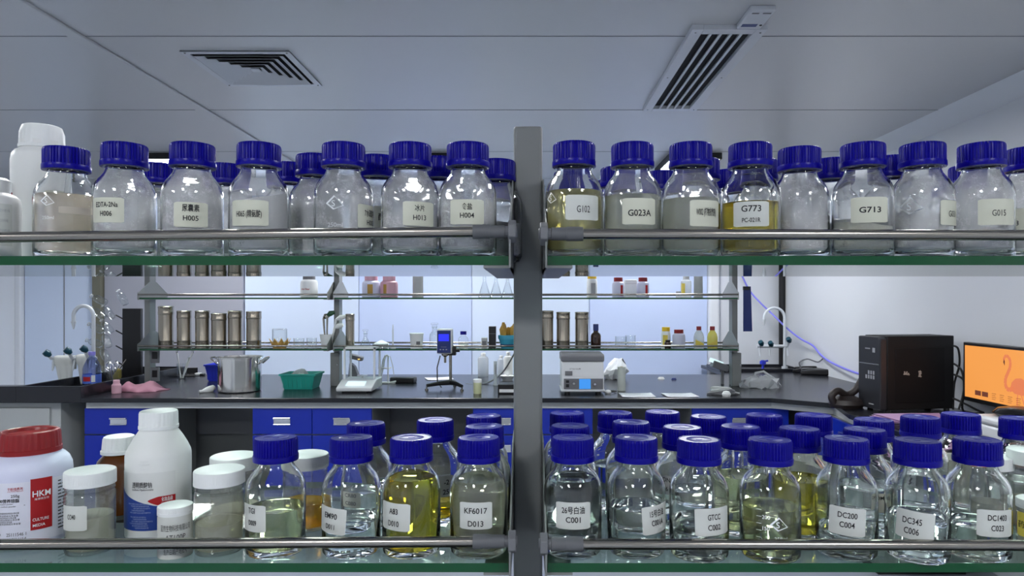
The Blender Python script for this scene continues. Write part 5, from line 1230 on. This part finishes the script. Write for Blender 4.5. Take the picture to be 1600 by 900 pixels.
film(1188, 606, .085, .085, 'crumpled clear plastic bag on the right part of the bench', 4)
t, d = on('blue_valve', 1192, 577, 'small blue and white bottle nozzle beside the clear bag', 'valve'); t.location.z += .02; MB().lathe([(0, -.02), (.012, -.02), (.012, .02), (.026, .025), (.026, .05), (.014, .06), (0, .06)], 14).build('body', M['basket'], t); MB().tube([(.02, 0, .05), (.045, 0, .055)], .008, 8).build('lever', M['basket'], t)
t, d = on('laptop_case', 1282, 585, 'black soft case lying on the bench by the right wall', 'case', yaw=-.4); m = MB(); m.prism([(-.15, 0), (.15, 0), (.16, .02), (.12, .055), (-.05, .045), (-.15, .03)], lambda u, v, tt: (u, -.10 + .20 * tt, v)); m.build('case_body', M['black'], t, smooth=0, bevel=.012); MB().cable([(-.14, 0, .03), (-.16, 0, .09), (-.10, .02, .12), (-.02, .0, .10), (.03, 0, .13), (.07, 0, .05)], .006, 8).build('strap', M['grey_m'], t)
coil('cable_heap', 1262, 582, .12, 3, .007, 'rubber', 'black cable heap beside the black soft case', 5, .05)
# blue network cable along the wall
pts = [(1160, 432, 6.3), (1172, 455, 6.3), (1190, 475, 6.2), (1208, 492, 6.1), (1232, 515, 5.95), (1252, 530, 5.8), (1270, 540, 5.65), (1283, 555, 5.5), (1300, 567, 5.3), (1330, 580, 4.95), (1360, 589, 4.6), (1376, 592, 4.3)]
pts = [P(*p) for p in pts]; pts = [Vector((1.86, 6.3, 2.46)), Vector((1.9, 6.3, 1.8))] + pts
o = MB().cable(pts, .008, 8).build('network_cable', M['cable_b']); tag(o, 'blue network cable drooping along the right wall to the computer', 'cable')
# ---------------------------------------------------------------- computer corner
E = Vector((1.909, 3.65)); a = radians(10); u = Vector((cos(a), sin(a))); v = Vector((-sin(a), cos(a)))
t = empty('computer_tower', (E.x, E.y, BZ), 'black desktop computer tower on the right side bench', 'computer', None, a)
hh = pz(525, 3.68) - BZ
MB().box(.012, 0, .012, .42, .18, hh).build('case', mat('tower_case', (.008, .008, .009), .55, spec=.3), t, bevel=.004)
MB().prism([(0, .012), (.18, .012), (.18, hh * .99), (.02, hh * .99), (0, hh * .965)], lambda p, q, tt: (-.03 + .042 * tt, p, q)).build('front_panel', M['grey_m'] if False else mat('front_bezel', (.022, .023, .028), .35), t, smooth=0, bevel=.006)
MB().box(-.0315, .01, hh * .62, -.029, .17, hh * .633).build('bezel_line', M['steel'], t)
MB().box(.06, -.002, hh * .12, .36, 0, hh * .84).build('side_recess', mat('side_panel', (.006, .006, .007), .6, spec=.25), t, bevel=.002)
m = MB()
for k in range(5): m.obox((.115 + .012 * (k % 3), -.003, hh * .50 + .008 * (k // 3)), (.014, .001, .007), ry=.5 * k)
for k in range(6): m.obox((.205 + .006 * (k % 2), -.003, hh * .47 + .012 * (k // 2)), (.013, .001, .008), ry=.8 * k)
m.build('sticker', mat('sticker_grey', (.45, .40, .35), .5), t, smooth=0)
m = MB()
for k in range(7): m.obox((-.0315, .05 + .02 * (k % 4), hh * (.45 + .06 * (k // 4))), (.001, .012, .02))
m.box(-.0315, .04, hh * .78, -.0305, .06, hh * .84).box(-.0315, .08, hh * .82, -.0305, .12, hh * .835).box(-.0315, .05, .035, -.0305, .09, .041)
m.build('front_print', M['grey_print'], t, smooth=0)
for x_, y_ in ((.03, .02), (.39, .02), (.03, .16), (.39, .16)): MB().lathe([(0, 0), (.015, 0), (.015, .012), (0, .012)], 12, (x_, y_, 0)).build('rubber_foot', M['rubber'], t)
t = empty('monitor', (2.262, 3.28, BZ), 'wide monitor with an orange desktop picture on the right side bench', 'monitor')
y0, y1 = 3.015 - 3.28, 3.55 - 3.28; z0, z1 = .888 - BZ, 1.190 - BZ
MB().box(0, y0, z0, .03, y1, z1).build('housing', M['black'], t, bevel=.004)
MB().prism([(y0 + .1, z0 + .04), (y1 - .1, z0 + .04), (y1 - .14, z1 - .06), (y0 + .14, z1 - .06)], lambda p, q, tt: (.03 + .03 * tt, p, q)).build('back_bulge', M['black'], t, smooth=0)
MB().box(.03, -.03, .012, .05, .03, z0 + .1).build('stand_neck', M['black'], t); MB().box(-.05, -.11, 0, .09, .11, .012).build('stand_base', M['black'], t, bevel=.003)
M['scr'] = mat('orange_screen', (.1, .05, .02), .25, emit=(.88, .34, .075), es=.62)
M['scr_f'] = mat('screen_bird', (.1, .03, .02), .25, emit=(.74, .21, .085), es=.62); M['scr_d'] = mat('screen_dark', (.02, .01, .01), .25, emit=(.16, .05, .03), es=.6)
sc = MB().box(-.001, y0 + .016, z0 + .022, .0, y1 - .016, z1 - .016).build('screen', M['scr'], t, smooth=0)
W_, H_ = (y1 - y0 - .032), (z1 - z0 - .038)
def sp(u_, v_): return (-.0016, y1 - .016 - u_ * W_, z0 + .022 + v_ * H_)
def poly2(mb, pts): mb.add([sp(*p) for p in pts], [tuple(range(len(pts)))])
def band(mb, pts, w0, w1):
    for i in range(len(pts) - 1):
        (a0, b0), (a1, b1_) = pts[i], pts[i + 1]; wa = w0 + (w1 - w0) * i / (len(pts) - 1); wb = w0 + (w1 - w0) * (i + 1) / (len(pts) - 1)
        dx, dy = a1 - a0, (b1_ - b0) * H_ / W_; L = max(1e-6, sqrt(dx * dx + dy * dy)); nx, ny = -dy / L, dx / L * W_ / H_
        poly2(mb, [(a0 + nx * wa, b0 + ny * wa), (a1 + nx * wb, b1_ + ny * wb), (a1 - nx * wb, b1_ - ny * wb), (a0 - nx * wa, b0 - ny * wa)])
bird = MB()
band(bird, [(.575, .80), (.585, .86), (.61, .885), (.645, .86), (.665, .78), (.66, .68), (.63, .58), (.60, .48), (.595, .38), (.615, .30), (.65, .28), (.70, .32)], .014, .022)
poly2(bird, [(.66, .30), (.68, .42), (.73, .50), (.80, .52), (.90, .46), (.98, .32), (.92, .26), (.82, .22), (.72, .23)])
band(bird, [(.76, .24), (.755, .12), (.75, .0)], .006, .006); band(bird, [(.80, .24), (.83, .12), (.855, .02)], .006, .006)
bird.build('bird_picture', M['scr_f'], sc, smooth=0)
m = MB(); poly2(m, [(.575, .83), (.59, .78), (.588, .70), (.568, .76)])
for i in range(2): poly2(m, [(.16 + .105 * i, .07), (.25 + .105 * i, .07), (.25 + .105 * i, .16), (.16 + .105 * i, .16)])
for i in range(4):
    for j in range(4): poly2(m, [(.41 + .11 * i, .05 + .035 * j), (.41 + .11 * i + .05 + .01 * (j % 2), .05 + .035 * j), (.41 + .11 * i + .05 + .01 * (j % 2), .057 + .035 * j), (.41 + .11 * i, .057 + .035 * j)])
m.build('icons', M['scr_d'], sc, smooth=0)
# cables between tower and monitor
for k, (q, lb) in enumerate((([(1488, 540, 3.72), (1497, 545, 3.74), (1499, 570, 3.74), (1491, 600, 3.74), (1489, 640, 3.72)], 'black cable looping out of the tower back, outermost'), ([(1490, 568, 3.73), (1503, 580, 3.7), (1506, 610, 3.66), (1498, 640, 3.66)], 'black cable bowed between tower and monitor, middle'), ([(1490, 585, 3.73), (1504, 592, 3.7), (1508, 606, 3.66), (1505, 642, 3.66), (1540, 650, 3.6)], 'black cable running low towards the monitor foot'), ([(1489, 622, 3.70), (1510, 632, 3.64), (1535, 644, 3.6), (1560, 648, 3.55)], 'black cable lying on the bench below the monitor'))):
    pp = [P(*w_) for w_ in q]; pp = [Vector((w_.x, w_.y, max(w_.z, BZ + .006))) for w_ in pp]
    o = MB().cable(pp, .0055, 7).build('monitor_cable', M['rubber']); tag(o, lb, 'cable', 'black cables behind the tower')
# pink sheets and black bag left of tower
t = empty('pink_papers', (1.90, 3.42, BZ), 'sheaf of pink paper lying in front of the computer tower', 'paper')
m = MB(); rr = random.Random(4)
for k in range(3):
    pts2 = [(-.16 + .02 * k, -.10), (.16 - .02 * k, -.12 + .03 * k), (.20, .06 + .02 * k), (-.14, .10)]
    m.prism(pts2, lambda p, q, tt: (p + .01 * k, q, .004 + .006 * k + .001 * tt + .02 * max(0, p) * (q + .1) * 4))
m.build('sheets', M['pinkpaper'], t, smooth=0); MB().box(-.12, -.07, 0, .12, .05, .0035).build('backing', M['white'], t)
t = empty('leather_bag', (px(1322, 3.85), 3.84, BZ), 'dark brown leather bag slumped beside the computer tower', 'bag')
m = MB(); m.lathe([(0, 0), (.055, 0), (.066, .02), (.06, .045), (.03, .065), (0, .07)], 24); m.v = [(x_ * 1.5, y_ * 1.2, z_) for x_, y_, z_ in m.v]; m.build('bag_body', M['leather'], t)
MB().cable([(-.075, -.02, .02), (-.10, -.03, .065), (-.06, -.02, .095), (0, 0, .07), (.05, 0, .10), (.09, 0, .16), (.13, .02, .18)], .020, 12).build('bag_handle', M['leather'], t)
# white case and black bag at the right edge
t = empty('white_case', (px(1580, 2.95), 2.95, BZ), 'white flat instrument case in front of the monitor', 'case')
MB().box(-.09, -.12, 0, .16, .12, .055).build('case_base', M['device'], t, bevel=.01); MB().box(-.09, -.12, .058, .16, .12, .092).build('case_lid', M['device'], t, bevel=.012)
t = empty('black_pouch', (px(1598, 2.95), 2.97, BZ + .092), 'glossy black pouch lying on the white case', 'pouch')
m = MB(); m.lathe([(0, 0), (.08, 0), (.10, .015), (.08, .035), (.03, .045), (0, .045)], 24); m.build('pouch_body', M['black_g'], t); MB().box(-.05, -.102, .012, .06, -.085, .02).build('zip', M['grey_m'], t)
